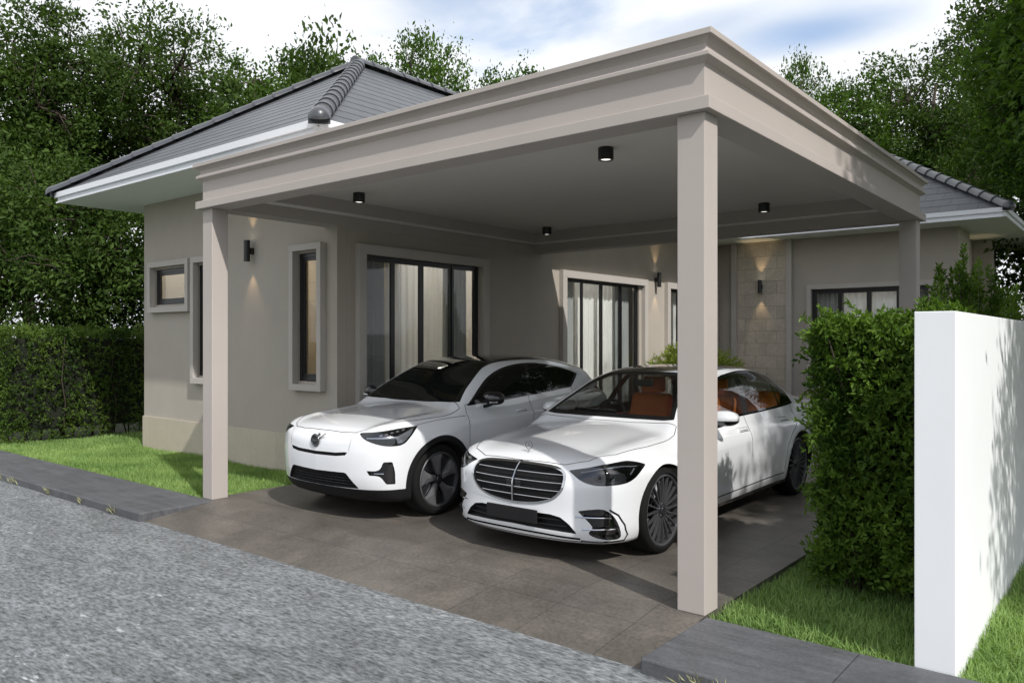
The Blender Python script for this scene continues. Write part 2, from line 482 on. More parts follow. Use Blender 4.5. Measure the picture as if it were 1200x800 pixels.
def ribbon(F, pts, mode, w, name, mat, parent, s=1, lift=.0012, step=.025, mirror=False, closed=False):
    allV = []; allF = []; allN = []; b = 0
    for sg in ((s, -s) if mirror else (s,)):
        pp = densify(pts, step, closed)
        if mode in ('front', 'top') and mirror: pp = pp*np.array([sg, 1])
        H = on_surface(F, pp, mode, sg)
        if len(H) < 2: continue
        N = unit(grad(F, H)); T = unit(np.gradient(H, axis=0)); S = unit(np.cross(N, T))
        A = H+S*w/2+N*lift; B = H-S*w/2+N*lift; n = len(H)
        V = np.concatenate([A, B])
        Fc = np.stack([np.arange(n-1), np.arange(1, n), n+np.arange(1, n), n+np.arange(n-1)], 1)
        allV.append(V); allF.append(Fc+b); allN.append(np.concatenate([N, N])); b += len(V)
    return mesh_np(name, np.concatenate(allV), np.concatenate(allF), mat, parent, True, np.concatenate(allN))

def bead(F, pts, mode, rad, name, mat, parent, s=1, step=.03, lift=0.0, n=8):
    H = on_surface(F, densify(pts, step), mode, s)
    N = unit(grad(F, H))
    return MB().tube(H+N*lift, rad, n).build(name, mat, parent, smooth=True)

class Cutter:
    def __init__(s, skin): s.body = skin
    def cut(s, f):
        """f(x,u,z) -> values; returns the inside piece and removes it from the body"""
        V = s.body.V
        a, b = s.body.split(f(V[:,0], V[:,1], V[:,2]))
        s.body = b
        return a
def f_side(poly, s, lim=.25): return lambda x, u, z: np.maximum(sdpoly(u, z, poly), lim-s*x)
def f_front(poly, ulim=1.0): return lambda x, u, z: np.maximum(sdpoly(x, z, poly), u-ulim)
def f_corner(poly, s, ulim=1.2): return lambda x, u, z: np.maximum(np.maximum(sdpoly(s*x+u, z, poly), u-ulim), .1-s*x)
def f_top(poly, zlim): return lambda x, u, z: np.maximum(sdpoly(x, u, poly), zlim-z)
def sub(sk, f):
    a, b = sk.split(f(sk.V[:,0], sk.V[:,1], sk.V[:,2])); return a, b
def sym(half):
    """half outline given for x>=0 from top centre to bottom centre -> closed outline"""
    h = [tuple(p) for p in half]
    return h+[(-x, z) for x, z in h[::-1] if abs(x) > 1e-6]

def wheel(parent, x, y, z, s, R, rimR, width, style, name='wheel'):
    w = bpy.data.objects.new(name, None); w.empty_display_size = .1; link(w, parent); w.location = (x, y, z)
    h = width/2
    tyre = MB().lathe([(rimR-.005,-h*.86),(rimR+.02,-h*.98),(R-.05,-h),(R-.018,-h*.93),(R-.003,-h*.75),(R,-h*.4),(R,h*.4),(R-.003,h*.75),(R-.018,h*.93),(R-.05,h),(rimR+.02,h*.98),(rimR-.005,h*.86)], 64, 'x', closed=True)
    tyre.build('tyre', RUBBER, w, smooth=True, angle=50)
    o = s*h*.80
    rb = MB()
    rb.lathe([(rimR+.004,s*h*.90),(rimR-.006,s*h*.95),(rimR-.018,s*h*.90),(rimR-.022,s*h*.55),(rimR-.03,-s*h*.6),(rimR+.004,-s*h*.8)], 64, 'x', closed=True)
    sp = MB()
    if style == 'multi':
        n = 20
        for i in range(n):
            a = 2*PI*i/n; da = .035
            r0, r1 = .055, rimR-.012
            pts = []
            for r, wd, xx in ((r0, .011, .030), (r0+.05, .009, .022), ((r0+r1)/2, .008, .006), (r1-.03, .008, .004), (r1, .012, .012)):
                pts.append((r, wd, xx))
            vs = []; fs = []
            for r, wd, xx in pts:
                ca, sa = math.cos(a), math.sin(a); t = (-sa, ca)
                for sg, dx in ((-1,-.022),(-.75,0),(.75,0),(1,-.022)):
                    vs.append((o+s*(dx-xx*.6+.012), r*ca+t[0]*wd*sg, r*sa+t[1]*wd*sg))
            for i2 in range(len(pts)-1):
                for k in range(3):
                    fs.append((i2*4+k, i2*4+k+1, i2*4+k+5, i2*4+k+4))
            sp.add(vs, fs)
        MB().lathe([(0,o+s*.012),(.03,o+s*.012),(.037,o+s*.004),(.062,o-s*.002),(.072,o-s*.02),(.072,o-s*.05)], 32, 'x').build('hub', RIMDARK, w, smooth=True)
        for i in range(5):
            a = 2*PI*i/5+.3
            MB().lathe([(0,o+s*.006),(.009,o+s*.006),(.010,o-s*.012)], 10, 'x', (0,.052*math.cos(a),.052*math.sin(a))).build('bolt', CHROME, w, smooth=True)
        rb.v += [] ; rb.add(sp.v, sp.f)
    else:
        n = 5
        for i in range(n):
            a = 2*PI*i/n+.35
            def P(r, ang, dx): return (o+s*dx, r*math.cos(a+ang), r*math.sin(a+ang))
            # broad swept blade, folded along its length, dark pocket between neighbours
            q = [P(.055,-.50,.006),P(.055,.40,.004),P(.13,.36,-.004),P(.20,.40,-.004),P(rimR-.014,.46,.002),P(rimR-.010,.12,.006),P(rimR-.010,-.24,.006),P(.19,-.20,.002),P(.11,-.24,.004)]
            m = len(q); c = P(.16,.05,.012)
            MB().add(q+[(v[0]-s*.03, v[1], v[2]) for v in q]+[c], [(j,(j+1)%m,2*m) for j in range(m)]+[(j,(j+1)%m,m+(j+1)%m,m+j) for j in range(m)]).build('spoke', RIMSILVER, w)
            e = [P(.10,.44,-.022),P(.10,.78,-.022),P(rimR-.02,1.0,-.022),P(rimR-.02,.50,-.022)]
            MB().add(e, [(0,1,2,3)]).build('spoke_inset', RIMDARK, w)
        MB().lathe([(0,o+s*.014),(.030,o+s*.014),(.036,o+s*.006),(.062,o+s*.002),(.070,o-s*.02),(.07,o-s*.05)], 32, 'x').build('hub', RIMDARK, w, smooth=True)
    rb.build('rim', RIMGREY, w, smooth=True, angle=35)
    MB().lathe([(0,o-s*.06),(rimR-.06,o-s*.06),(rimR-.06,o-s*.085),(0,o-s*.085)], 40, 'x').build('brake_disc', DARKCHROME, w, smooth=True)
    MB().lathe([(0,o-s*.10),(rimR-.03,o-s*.10),(rimR-.03,o-s*.11),(0,o-s*.11)], 40, 'x').build('back_plate', CABIN, w)
    return w

def ellipsoid_mesh(c, r, n=24, m=14, pw=1.0):
    mb = MB(); vs = []; fs = []
    for i in range(m+1):
        t = PI*i/m-PI/2
        for k in range(n):
            a = 2*PI*k/n
            f = lambda q: math.copysign(abs(q)**pw, q)
            vs.append((c[0]+r[0]*f(math.cos(t))*f(math.cos(a)), c[1]+r[1]*f(math.cos(t))*f(math.sin(a)), c[2]+r[2]*f(math.sin(t))))
    for i in range(m):
        for k in range(n): fs.append((i*n+k, i*n+(k+1)%n, (i+1)*n+(k+1)%n, (i+1)*n+k))
    return mb.add(vs, fs)

def mirror_part(root, s, x, u, z, r, top, bottom, split=.0):
    """shell of the door mirror: upper painted cap and lower black half"""
    b = ellipsoid_mesh((0,0,0), r, 28, 16, .8)
    V = np.array(b.v)
    # flat rear face, swept front
    V[:,1] = np.where(V[:,1] > 0, V[:,1]*.45, V[:,1]); V[:,1] += -s*V[:,0]*-.25*1.0
    T = np.array(b.f); T = np.concatenate([T[:,[0,1,2]], T[:,[0,2,3]]])
    sk = Skin(V, T, unit(V/np.array(r)**2*np.array([1,1,1])))
    lo, hi = sk.split(V[:,2]-split*r[2])
    for q in (lo, hi): q.V = q.V+np.array([x, u, z])
    o = skin_obj(hi, 'mirror', top, root)
    skin_obj(lo, 'mirror_base', bottom, o)
    MB().tube([(x-s*.16,u+.02,z-r[2]*1.35),(x-s*.09,u+.01,z-r[2]*1.15),(x-s*.02,u,z-r[2]*.75)], [.020,.018,.022], 8).build('mirror_arm', TRIM, o, smooth=True)
    return o

def text_mesh(name, body, size, mat, parent, M4, extrude=.0005):
    cu = bpy.data.curves.new(name, 'FONT'); cu.body = body; cu.size = size; cu.extrude = extrude; cu.align_x = 'CENTER'; cu.align_y = 'CENTER'
    tmp = bpy.data.objects.new(name+'_tmp', cu); COL.objects.link(tmp)
    bpy.context.view_layer.update()
    me = bpy.data.meshes.new_from_object(tmp.evaluated_get(bpy.context.evaluated_depsgraph_get()))
    COL.objects.unlink(tmp); bpy.data.objects.remove(tmp)
    me.transform(M4); me.materials.clear(); me.materials.append(mat)
    o = bpy.data.objects.new(name, me); return link(o, parent)

def rounded(mb_box, name, mat, parent, w=.04, seg=3):
    o = mb_box.build(name, mat, parent, smooth=True, angle=60)
    m = o.modifiers.new('bevel', 'BEVEL'); m.width = w; m.segments = seg; m.limit_method = 'NONE'
    return o

def slanted_box(x0, x1, pts):
    """side profile pts (u,z) extruded from x0 to x1"""
    return MB().prism([(x0, u, z) for u, z in pts], (x1-x0, 0, 0))

# ------------------------------------------------------------------ the sedan
GRID = .016
def build_sedan(loc):
    F = F_sedan
    root = thing('parked_car', 'white saloon with chrome slatted oval grille and orange seats, parked behind the front post', 'car', loc)
    C = Cutter(make_skin(F, (-1.1,-.06,.1), (1.1,5.36,1.58), GRID))
    front_u, rear_u, zc, R = .873, 4.089, .356, .388
    wells = []
    for uc in (front_u, rear_u):
        for s in (1, -1):
            p = C.cut(lambda x, u, z: np.maximum(np.hypot(u-uc, z-zc)-R, .55-s*x))
            wall, inner = p.rim(.33, (-s, 0, 0)); wells.append(join(wall, inner))
    for wl in wells: skin_obj(wl, 'wheel_well', CABIN, root)
    # glass
    ws = sym([(0,1.475),(.30,1.472),(.47,1.455),(.52,1.40),(.62,1.22),(.715,1.05),(.60,1.037),(.3,1.030),(0,1.028)])
    w = C.cut(lambda x, u, z: np.maximum(np.maximum(sdpoly(x, z, ws), u-2.75), 1.2-u))
    inner, band = sub(w, lambda x, u, z: np.maximum(np.maximum(sdpoly(x, z, ws)+.036, 1.06-z), z-1.415))
    g = skin_obj(inner, 'windscreen', CARGLASS, root); skin_obj(band, 'windscreen_border', BLACKGLOSS, g)
    bw = sym([(0,1.36),(.40,1.345),(.46,1.32),(.60,1.13),(.55,1.11),(0,1.11)])
    w = C.cut(lambda x, u, z: np.maximum(sdpoly(x, z, bw), 3.9-u))
    skin_obj(w, 'rear_window', CARGLASS, root)
    dlo = smoothpoly([(1.60,1.005),(1.72,1.075),(1.95,1.195),(2.25,1.315),(2.6,1.395),(3.06,1.435),(3.4,1.435),(3.75,1.405),(4.02,1.325),(4.2,1.205),(4.33,1.04),(3.9,1.028),(2.7,1.012)], 6, (0,10))
    fg = [(1.66,1.02),(1.78,1.085),(2.0,1.198),(2.27,1.305),(2.6,1.38),(2.93,1.412),(2.72,1.03)]
    rg = [(2.86,1.035),(3.08,1.42),(3.4,1.418),(3.72,1.392),(3.84,1.345),(3.76,1.045)]
    qg = [(3.81,1.047),(3.885,1.345),(4.0,1.305),(4.17,1.195),(4.28,1.055)]
    for s in (1, -1):
        d = C.cut(f_side(dlo, s))
        for poly, nm in ((fg,'door_glass'),(rg,'door_glass'),(qg,'quarter_glass')):
            gl, d = sub(d, f_side(poly, s)); skin_obj(gl, nm, CARGLASS, root)
        skin_obj(d, 'window_trim', BLACKGLOSS, root)
        ribbon(F, list(map(tuple, dlo)), 'side', .014, 'window_strip', CHROME if False else BLACKGLOSS, root, s=s, closed=True)
    rp = [(-.50,1.9),(.50,1.9),(.535,2.6),(.53,3.2),(.50,3.86),(.30,3.93),(-.30,3.93),(-.50,3.86),(-.53,3.2),(-.535,2.6)]
    skin_obj(C.cut(f_top(rp, 1.36)), 'roof_panel', BLACKGLOSS, root)
    # lamps
    hl = smoothpoly([(.60,.738),(.77,.762),(1.0,.792),(1.24,.806),(1.40,.792),(1.52,.768),(1.44,.728),(1.33,.672),(1.20,.642),(.97,.632),(.84,.640),(.72,.668)], 5, (0,5))
    for s in (1, -1):
        p = C.cut(f_corner(hl, s))
        wall, inn = p.rim(.035)
        h = skin_obj(join(wall, inn), 'headlight', BLACKGLOSS, root)
        skin_obj(p, 'lens', LAMPGLASS, h, lift=.001)
        for (a, zz, rr) in ((.92,.695,.034),(1.06,.70,.036)):
            q = on_surface(F, [(a, zz)], 'corner', s)[0]; n = grad(F, q[None])[0]; q = q-unit(n)*.03
            ellipsoid_mesh(q, (rr,rr,rr), 18, 10).build('projector', DARKGLASS, h, smooth=True)
        bead(F, [(.72,.735),(.95,.765),(1.22,.778),(1.40,.768)], 'corner', .0045, 'light_guide', LAMPWHITE, h, s, lift=-.012)
        bead(F, [(.74,.66),(.90,.648),(1.15,.655),(1.28,.69)], 'corner', .003, 'lamp_edge', DARKCHROME, h, s, lift=-.014)
        bead(F, [(1.30,.71),(1.36,.755)], 'corner', .006, 'lamp_edge', LAMPWHITE, h, s, lift=-.014)
    # grille
    go = smoothpoly(sym([(0,.770),(.30,.763),(.425,.742),(.475,.705),(.485,.64),(.46,.57),(.385,.505),(.26,.463),(.12,.445),(0,.440)]), 4)
    p = C.cut(f_front(go))
    ring, hole = None, None
    hole, ring = sub(p, lambda x, u, z: sdpoly(x, z, go)+.017)
    wall, inn = hole.rim(.055)
    g = skin_obj(join(wall, inn), 'grille', TRIM, root)
    fr = skin_obj(ring, 'grille_frame', CHROME, g, lift=.006)
    def half_w(zz):
        xs = np.linspace(0, .6, 301); return xs[(sdpoly(xs, np.full(301, zz), go) < -.014)].max()
    for zz in (.706,.640,.574,.510):
        hw = half_w(zz)
        bead(F, [(-hw,zz),(hw,zz)], 'front', .0044, 'grille_slat', CHROME, g, lift=-.010)
    for zz in (.745,.728,.688,.672,.656,.622,.606,.590,.556,.541,.526,.490,.474):
        hw = half_w(zz)
        bead(F, [(-hw,zz),(hw,zz)], 'front', .0035, 'grille_bar', TRIM, g, lift=-.02)
    b = MB()
    H = on_surface(F, densify([(0,.452),(0,.764)], .03), 'front')
    b.tube(H-np.array([0,.002,0]), .0075, 8); b.build('grille_bar', CHROME, g, smooth=True)
    q = on_surface(F, [(.0,.60)], 'front')[0]
    MB().box(-.075,.075,q[1]+.012,q[1]+.03,.555,.625).build('radar_cover', BLACKGLOSS, g, bevel=.006)
    # centre intake, plate
    ci = sym([(0,.392),(.36,.388),(.45,.372),(.52,.325),(.585,.252),(.42,.262),(0,.272)])
    p = C.cut(f_front(ci)); wall, inn = p.rim(.06)
    it = skin_obj(join(wall, inn), 'air_intake', TRIM, root)
    for zz, hw in ((.345,.46),(.30,.50)): bead(F, [(-hw,zz),(hw,zz)], 'front', .006, 'intake_bar', TRIM, it, lift=-.02)
    q = on_surface(F, [(0,.36)], 'front')[0]
    MB().box(-.265,.265,q[1]-.022,q[1]-.006,.298,.412).build('number_plate', TRIM, root, bevel=.006)
    # side intakes with two fins
    si = smoothpoly([(.585,.432),(.68,.447),(.755,.448),(.805,.405),(.835,.33),(.842,.245),(.815,.205),(.72,.222),(.665,.262),(.69,.315)], 4, (0,))
    for s in (1, -1):
        p = C.cut(f_front(np.array([(s*a, z) for a, z in si])))
        wall, inn = p.rim(.045)
        it = skin_obj(join(wall, inn), 'side_intake', BLACKGLOSS, root)
        bead(F, [(s*.57,.388),(s*.66,.383),(s*.80,.380)], 'front', .0065, 'intake_fin', CHROME, it, lift=.0)
        bead(F, [(s*.62,.292),(s*.70,.290),(s*.82,.292)], 'front', .0065, 'intake_fin', CHROME, it, lift=.0)
        bead(F, [(s*.79,.445),(s*.835,.40),(s*.862,.32),(s*.866,.24),(s*.84,.19),(s*.74,.188),(s*.6,.196)], 'front', .008, 'intake_blade', BLACKGLOSS, it, lift=-.001)
    lip = C.cut(lambda x, u, z: np.maximum(z-.170, u-.30-.10*np.clip((np.abs(x)-.6)/.3, 0, 1)))
    skin_obj(lip, 'front_lip', TRIM, root)
    ribbon(F, [(-.60,.212),(-.3,.226),(0,.230),(.3,.226),(.60,.212)], 'front', .016, 'lip_strip', CHROME, root, lift=.003)
    ribbon(F, [(-.80,.186),(-.5,.19),(0,.192),(.5,.19),(.80,.186)], 'front', .007, 'lip_line', SEAM, root)
    # sills
    for s in (1, -1):
        sl = C.cut(lambda x, u, z: np.maximum(np.maximum(z-.208-.012*(u-1.3), np.abs(u-2.48)-1.23), .4-s*x))
        skin_obj(sl, 'sill', BLACKGLOSS, root)
        ribbon(F, [(1.30,.285),(2.4,.30),(3.62,.318)], 'side', .010, 'sill_strip', SEAM, root, s=s)
    # hood, doors, boot lid
    hood = sym([(0,.125),(.42,.15),(.60,.235),(.715,.45),(.775,.85),(.80,1.30),(.77,1.40),(.4,1.455),(0,1.475)])
    h = C.cut(f_top(hood, .70)); skin_obj(h, 'bonnet', WHITE, root)
    ribbon(F, hood, 'top', .006, 'bonnet_seam', SEAM, root, closed=True)
    fd = [(1.37,.30),(1.36,.55),(1.40,.80),(1.46,1.02),(2.72,1.02),(2.70,.6),(2.70,.31)]
    rd = [(2.70,.31),(2.70,.6),(2.72,1.02),(4.20,1.035),(4.05,.86),(3.80,.74),(3.66,.60),(3.60,.34)]
    bands = []
    for s in (1, -1):
        for poly, hu, hz in ((fd, 2.58, .880), (rd, 3.72, .902)):
            d = skin_obj(C.cut(f_side(poly, s, .5)), 'door', WHITE, root)
            ribbon(F, poly[:-1] if poly is fd else poly[3:], 'side', .006, 'door_seam', SEAM, d, s=s)
            H = on_surface(F, [(hu+du, hz) for du in np.linspace(-.11,.11,9)], 'side', s); N = unit(grad(F, H))
            mb = MB(); mb.tube(H+N*.004, [.006,.012,.014,.014,.014,.014,.014,.012,.006], 10); mb.build('handle', WHITE, d, smooth=True)
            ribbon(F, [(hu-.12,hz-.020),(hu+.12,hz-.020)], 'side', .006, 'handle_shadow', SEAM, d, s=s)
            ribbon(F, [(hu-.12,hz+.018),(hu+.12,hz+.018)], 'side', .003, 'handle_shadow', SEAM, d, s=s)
        fender = [(.60,.76),(.8,.80)]
    ribbon(F, [(.45,.80),(.70,.855),(1.0,.90),(1.36,.935)], 'side', .0, 'fender_line', SEAM, root) if False else None
    for s in (1, -1):
        tl = [(.46,.88),(.80,.90),(.93,.92),(.93,.84),(.80,.80),(.46,.82)]
        p = C.cut(lambda x, u, z: np.maximum(sdpoly(s*x, z, tl), 4.75-u)); skin_obj(p, 'tail_lamp', TAILRED, root)
    skin_obj(C.body, 'body', WHITE, root)
    # emblem on the bonnet: upright ring with a three-pointed star on a short stem, round badge ahead of it
    q = on_surface(F, [(0,.225)], 'top')[0]
    em = MB().lathe([(0,0),(.013,0),(.011,.006),(.004,.012),(.003,.028),(0,.028)], 16, 'z', (q[0],q[1],q[2]-.002)).build('bonnet_emblem', CHROME, root, smooth=True)
    cz = q[2]+.060; rr = .035
    mb = MB()
    ring = [(q[0]+rr*math.cos(t), q[1]+.004*0, cz+rr*math.sin(t)) for t in np.linspace(0, 2*PI, 33)]
    mb.tube(ring, .0034, 6, cap=False)
    for k in range(3):
        a = PI/2+2*PI*k/3
        tip = (q[0]+rr*math.cos(a), q[1], cz+rr*math.sin(a))
        l = (q[0]+.008*math.cos(a+PI/3), q[1], cz+.008*math.sin(a+PI/3)); r_ = (q[0]+.008*math.cos(a-PI/3), q[1], cz+.008*math.sin(a-PI/3))
        f = (q[0], q[1]-.004, cz); bk = (q[0], q[1]+.004, cz)
        mb.add([tip, l, f, r_, bk], [(0,1,2),(0,2,3),(0,3,4),(0,4,1)])
    mb.build('emblem_star', DARKCHROME, em, smooth=False)
    q = on_surface(F, [(0,.115)], 'top')[0]
    N = unit(grad(F, q[None]))[0]
    mb = MB().lathe([(0,.003),(.018,.002),(.021,-.002)], 20, 'z')
    o = mb.build('bonnet_badge', BLACKGLOSS, root, smooth=True); o.location = q; o.rotation_euler = Vector(N).to_track_quat('Z', 'Y').to_euler()
    # mirrors
    for s in (1, -1): mirror_part(root, s, s*1.0, 1.93, 1.045, (.125,.085,.072), WHITE, BLACKGLOSS, split=-.25)
    # wheels
    for uc in (front_u, rear_u):
        for s in (1, -1): wheel(root, s*.812, uc, zc, s, .358, .296, .255, 'multi')
    # cabin
    cab = MB()
    cab.box(-.74,.74,1.6,4.2,.30,.44)
    cab.build('cabin_floor', CABIN, root)
    dash = slanted_box(-.72, .72, [(1.45,.60),(1.50,.945),(1.62,1.0),(1.86,1.0),(1.95,.955),(1.98,.80),(1.90,.55)])
    da = rounded(dash, 'dashboard', CABIN, root, .03)
    MB().box(-.63,-.13,1.82,1.85,1.0,1.075).build('instrument_screen', BLACKGLOSS, da, bevel=.01)
    MB().add([(-.13,1.99,.80),(.13,1.99,.80),(.11,1.87,1.03),(-.11,1.87,1.03),(-.13,2.01,.80),(.13,2.01,.80),(.11,1.89,1.03),(-.11,1.89,1.03)],
             [(0,1,2,3),(4,7,6,5),(0,4,5,1),(1,5,6,2),(2,6,7,3),(3,7,4,0)]).build('centre_screen', BLACKGLOSS, da, bevel=.008)
    st = MB()
    c = np.array([-.38,2.10,.97]); a1 = np.array([1,0,0]); a2 = unit(np.array([0,.42,.90]))
    st.tube([tuple(c+.185*(a1*math.cos(t)+a2*math.sin(t))) for t in np.linspace(0, 2*PI, 33)], .015, 8, cap=False)
    for t in (0.1, PI-.1, -PI/2): st.tube([tuple(c), tuple(c+.18*(a1*math.cos(t)+a2*math.sin(t)))], .016, 6)
    st.tube([tuple(c), (-.38,1.9,.88)], .03, 8)
    st.build('steering_wheel', CABIN, root, smooth=True)
    for x0 in (-.38, .38):
        se = rounded(slanted_box(x0-.25, x0+.25, [(2.35,.55),(2.35,.68),(2.85,.62),(2.95,.50),(2.6,.45)]), 'seat', ORANGE, root, .05)
        rounded(slanted_box(x0-.24, x0+.24, [(2.78,.58),(2.98,1.16),(3.06,1.18),(3.12,1.12),(2.96,.55)]), 'backrest', ORANGE, se, .05)
        rounded(slanted_box(x0-.14, x0+.14, [(3.00,1.18),(3.05,1.36),(3.12,1.36),(3.12,1.18)]), 'headrest', ORANGE, se, .035)
    rs = rounded(slanted_box(-.66, .66, [(3.45,.55),(3.45,.70),(3.95,.62),(4.0,.5)]), 'rear_seat', ORANGE, root, .05)
    rounded(slanted_box(-.66, .66, [(3.92,.60),(4.20,1.18),(4.32,1.16),(4.10,.55)]), 'backrest', ORANGE, rs, .05)
    for s in (1, -1):
        rounded(slanted_box(s*.78, s*.74, [(1.7,.50),(1.7,.93),(4.0,.93),(3.6,.50)]), 'door_panel', ORANGE, root, .01)
    ml = rounded(MB().box(-.11,.11,2.16,2.19,1.30,1.37), 'rear_view_mirror', CABIN, root, .012)
    return root

# ------------------------------------------------------------------ the crossover
def build_suv(loc):
    F = F_suv
    root = thing('parked_car', 'white black-roofed crossover with closed nose and round badge, parked nearest the house wall', 'car', loc)
    C = Cutter(make_skin(F, (-1.06,-.06,.14), (1.06,4.5,1.66), GRID))
    front_u, rear_u, zc, R = .86, 3.562, .362, .395
    wells = []; arch = []
    for uc in (front_u, rear_u):
        for s in (1, -1):
            p = C.cut(lambda x, u, z: np.maximum(np.hypot(u-uc, z-zc)-R, .52-s*x))
            wall, inner = p.rim(.32, (-s, 0, 0)); wells.append(join(wall, inner))
            arch.append(C.cut(lambda x, u, z: np.maximum(np.hypot(u-uc, z-zc)-R-.058, .52-s*x)))
    for wl in wells: skin_obj(wl, 'wheel_well', CABIN, root)
    for a in arch:
        skin_obj(a, 'arch_trim', TRIM, root, lift=.006)
    ws = sym([(0,1.535),(.30,1.53),(.50,1.515),(.535,1.48),(.64,1.31),(.755,1.115),(.62,1.107),(.3,1.098),(0,1.095)])
    skin_obj(C.cut(lambda x, u, z: np.maximum(np.maximum(sdpoly(x, z, ws), u-2.6), 1.0-u)), 'windscreen', DARKGLASS, root)
    for s in (1, -1):
        dlo = smoothpoly([(1.36,1.072),(1.62,1.245),(1.84,1.365),(2.08,1.445),(2.38,1.492),(2.75,1.503),(3.15,1.462),(3.45,1.40),(3.66,1.345),(3.40,1.185),(2.63,1.135),(2.0,1.100)], 5, (0,8,9))
        d = C.cut(f_side(dlo, s))
        for poly in ([(1.44,1.095),(1.66,1.235),(1.86,1.345),(2.1,1.425),(2.40,1.474),(2.56,1.48),(2.40,1.128),(2.0,1.115)],
                     [(2.46,1.135),(2.63,1.48),(2.75,1.484),(3.08,1.452),(3.16,1.44),(3.10,1.165),(2.63,1.147)],
                     [(3.14,1.172),(3.20,1.43),(3.42,1.385),(3.60,1.338),(3.38,1.20)]):
            gl, d = sub(d, f_side(poly, s)); skin_obj(gl, 'side_window', DARKGLASS, root)
        skin_obj(d, 'window_trim', BLACKGLOSS, root)
    rp = [(-.54,1.85),(.54,1.85),(.575,2.3),(.575,2.8),(.55,3.3),(.50,3.62),(-.50,3.62),(-.55,3.3),(-.575,2.8),(-.575,2.3)]
    skin_obj(C.cut(f_top(rp, 1.40)), 'roof_panel', BLACKGLOSS, root)
    ry = C.cut(lambda x, u, z: np.maximum(np.maximum(np.abs(x)-.60, 4.10-u), np.maximum(1.14-z, z-1.36))); skin_obj(ry, 'rear_window', DARKGLASS, root)
    hl = smoothpoly([(.655,.872),(.92,.890),(1.16,.910),(1.45,.925),(1.36,.838),(1.25,.765),(1.08,.752),(.92,.768),(.76,.805),(.68,.842)], 4, (0,3))
    for s in (1, -1):
        p = C.cut(f_corner(hl, s))
        wall, inn = p.rim(.02)
        lg = [(.74,.832),(1.17,.842),(1.30,.880),(1.40,.915),(1.345,.845),(1.245,.774),(1.18,.770),(1.155,.822),(.76,.818)]
        guide, rest = sub(inn, f_corner(lg, s))
        h = skin_obj(join(wall, rest), 'headlight', BLACKGLOSS, root)
        skin_obj(guide, 'light_guide', LAMPWHITE, h)
        for k in range(5):
            a = .92+.075*k
            seg = [(a,.852+.012*k),(a+.05,.853+.012*k),(a+.06,.868+.012*k),(a+.015,.867+.012*k)]
            g2, rest2 = sub(p, f_corner(seg, s)); skin_obj(g2, 'lamp_segment', LAMPWHITE, h, lift=-.012)
        skin_obj(p, 'lens', LAMPGLASS, h, lift=.001)
    # front: slot, lower intake, fog vents
    sl = sym([(0,.668),(.30,.674),(.455,.690),(.42,.655),(.30,.640),(0,.634)])
    p = C.cut(f_front(sl)); wall, inn = p.rim(.03); skin_obj(join(wall, inn), 'nose_slot', TRIM, root)
    li = sym([(0,.478),(.40,.486),(.43,.478),(.56,.338),(.30,.333),(0,.332)])
    p = C.cut(f_front(li)); wall, inn = p.rim(.05); it = skin_obj(join(wall, inn), 'air_intake', TRIM, root)
    for zz, hw in ((.455,.43),(.425,.45),(.395,.47),(.365,.50)): bead(F, [(-hw,zz),(hw,zz)], 'front', .006, 'intake_bar', TRIM, it, lift=-.022)
    for xx in np.linspace(-.36,.36,10): bead(F, [(xx,.345),(xx,.472)], 'front', .004, 'intake_bar', TRIM, it, lift=-.024)
    fg = smoothpoly([(.655,.518),(.755,.526),(.79,.603),(.838,.603),(.848,.50),(.845,.385),(.80,.388),(.762,.462),(.68,.474)], 4, (0,2,3,5,6,8))
    for s in (1, -1):
        p = C.cut(f_front(np.array([(s*a, z) for a, z in fg]))); wall, inn = p.rim(.025)
        f_ = skin_obj(join(wall, inn), 'fog_vent', BLACKGLOSS, root)
        bead(F, [(s*.72,.492),(s*.79,.490)], 'front', .005, 'vent_fin', CHROME, f_, lift=-.004)
    # black lower cladding
    lo = C.cut(lambda x, u, z: z-.330-.03*np.clip((u-.5)/.5, 0, 1)+.05*np.clip((u-3.9)/.3, 0, 1))
    skin_obj(lo, 'cladding', TRIM, root, lift=.004)
    hood = sym([(0,.085),(.30,.092),(.47,.118),(.56,.18),(.66,.36),(.76,.62),(.80,1.0),(.80,1.26),(.6,1.315),(0,1.34)])
    skin_obj(C.cut(f_top(hood, .86)), 'bonnet', WHITE, root)
    ribbon(F, hood, 'top', .007, 'bonnet_seam', SEAM, root, closed=True)
    ribbon(F, [(-.49,.876),(-.47,.76),(-.46,.70)], 'front', .003, 'panel_line', SEAM, root, mirror=True)
    fd = [(1.30,.40),(1.28,.60),(1.30,.90),(1.34,1.085),(2.44,1.14),(2.40,.75),(2.36,.40)]
    rd = [(2.36,.40),(2.40,.75),(2.44,1.14),(3.40,1.19),(3.36,1.02),(3.20,.80),(3.08,.60),(3.04,.42)]
    for s in (1, -1):
        for poly, hu, hz in ((fd, 2.20, .965), (rd, 3.16, 1.01)):
            d = skin_obj(C.cut(f_side(poly, s, .5)), 'door', WHITE, root)
            ribbon(F, poly[:-1] if poly is fd else poly[3:], 'side', .006, 'door_seam', SEAM, d, s=s)
            H = on_surface(F, [(hu+du, hz) for du in np.linspace(-.10,.10,9)], 'side', s); N = unit(grad(F, H))
            lift = np.array([.004,.02,.032,.036,.036,.036,.032,.02,.004])[:,None]
            MB().tube(H+N*lift, [.008,.011,.013,.013,.013,.013,.013,.011,.008], 10).build('handle', WHITE, d, smooth=True)
        ribbon(F, [(.60,.93),(.85,.955),(1.1,.97),(1.29,.975)], 'side', .005, 'fender_seam', SEAM, root, s=s)
        tl = [(3.98,1.15),(4.15,1.12),(4.20,.80),(4.30,.80),(4.33,1.1),(4.2,1.2)]
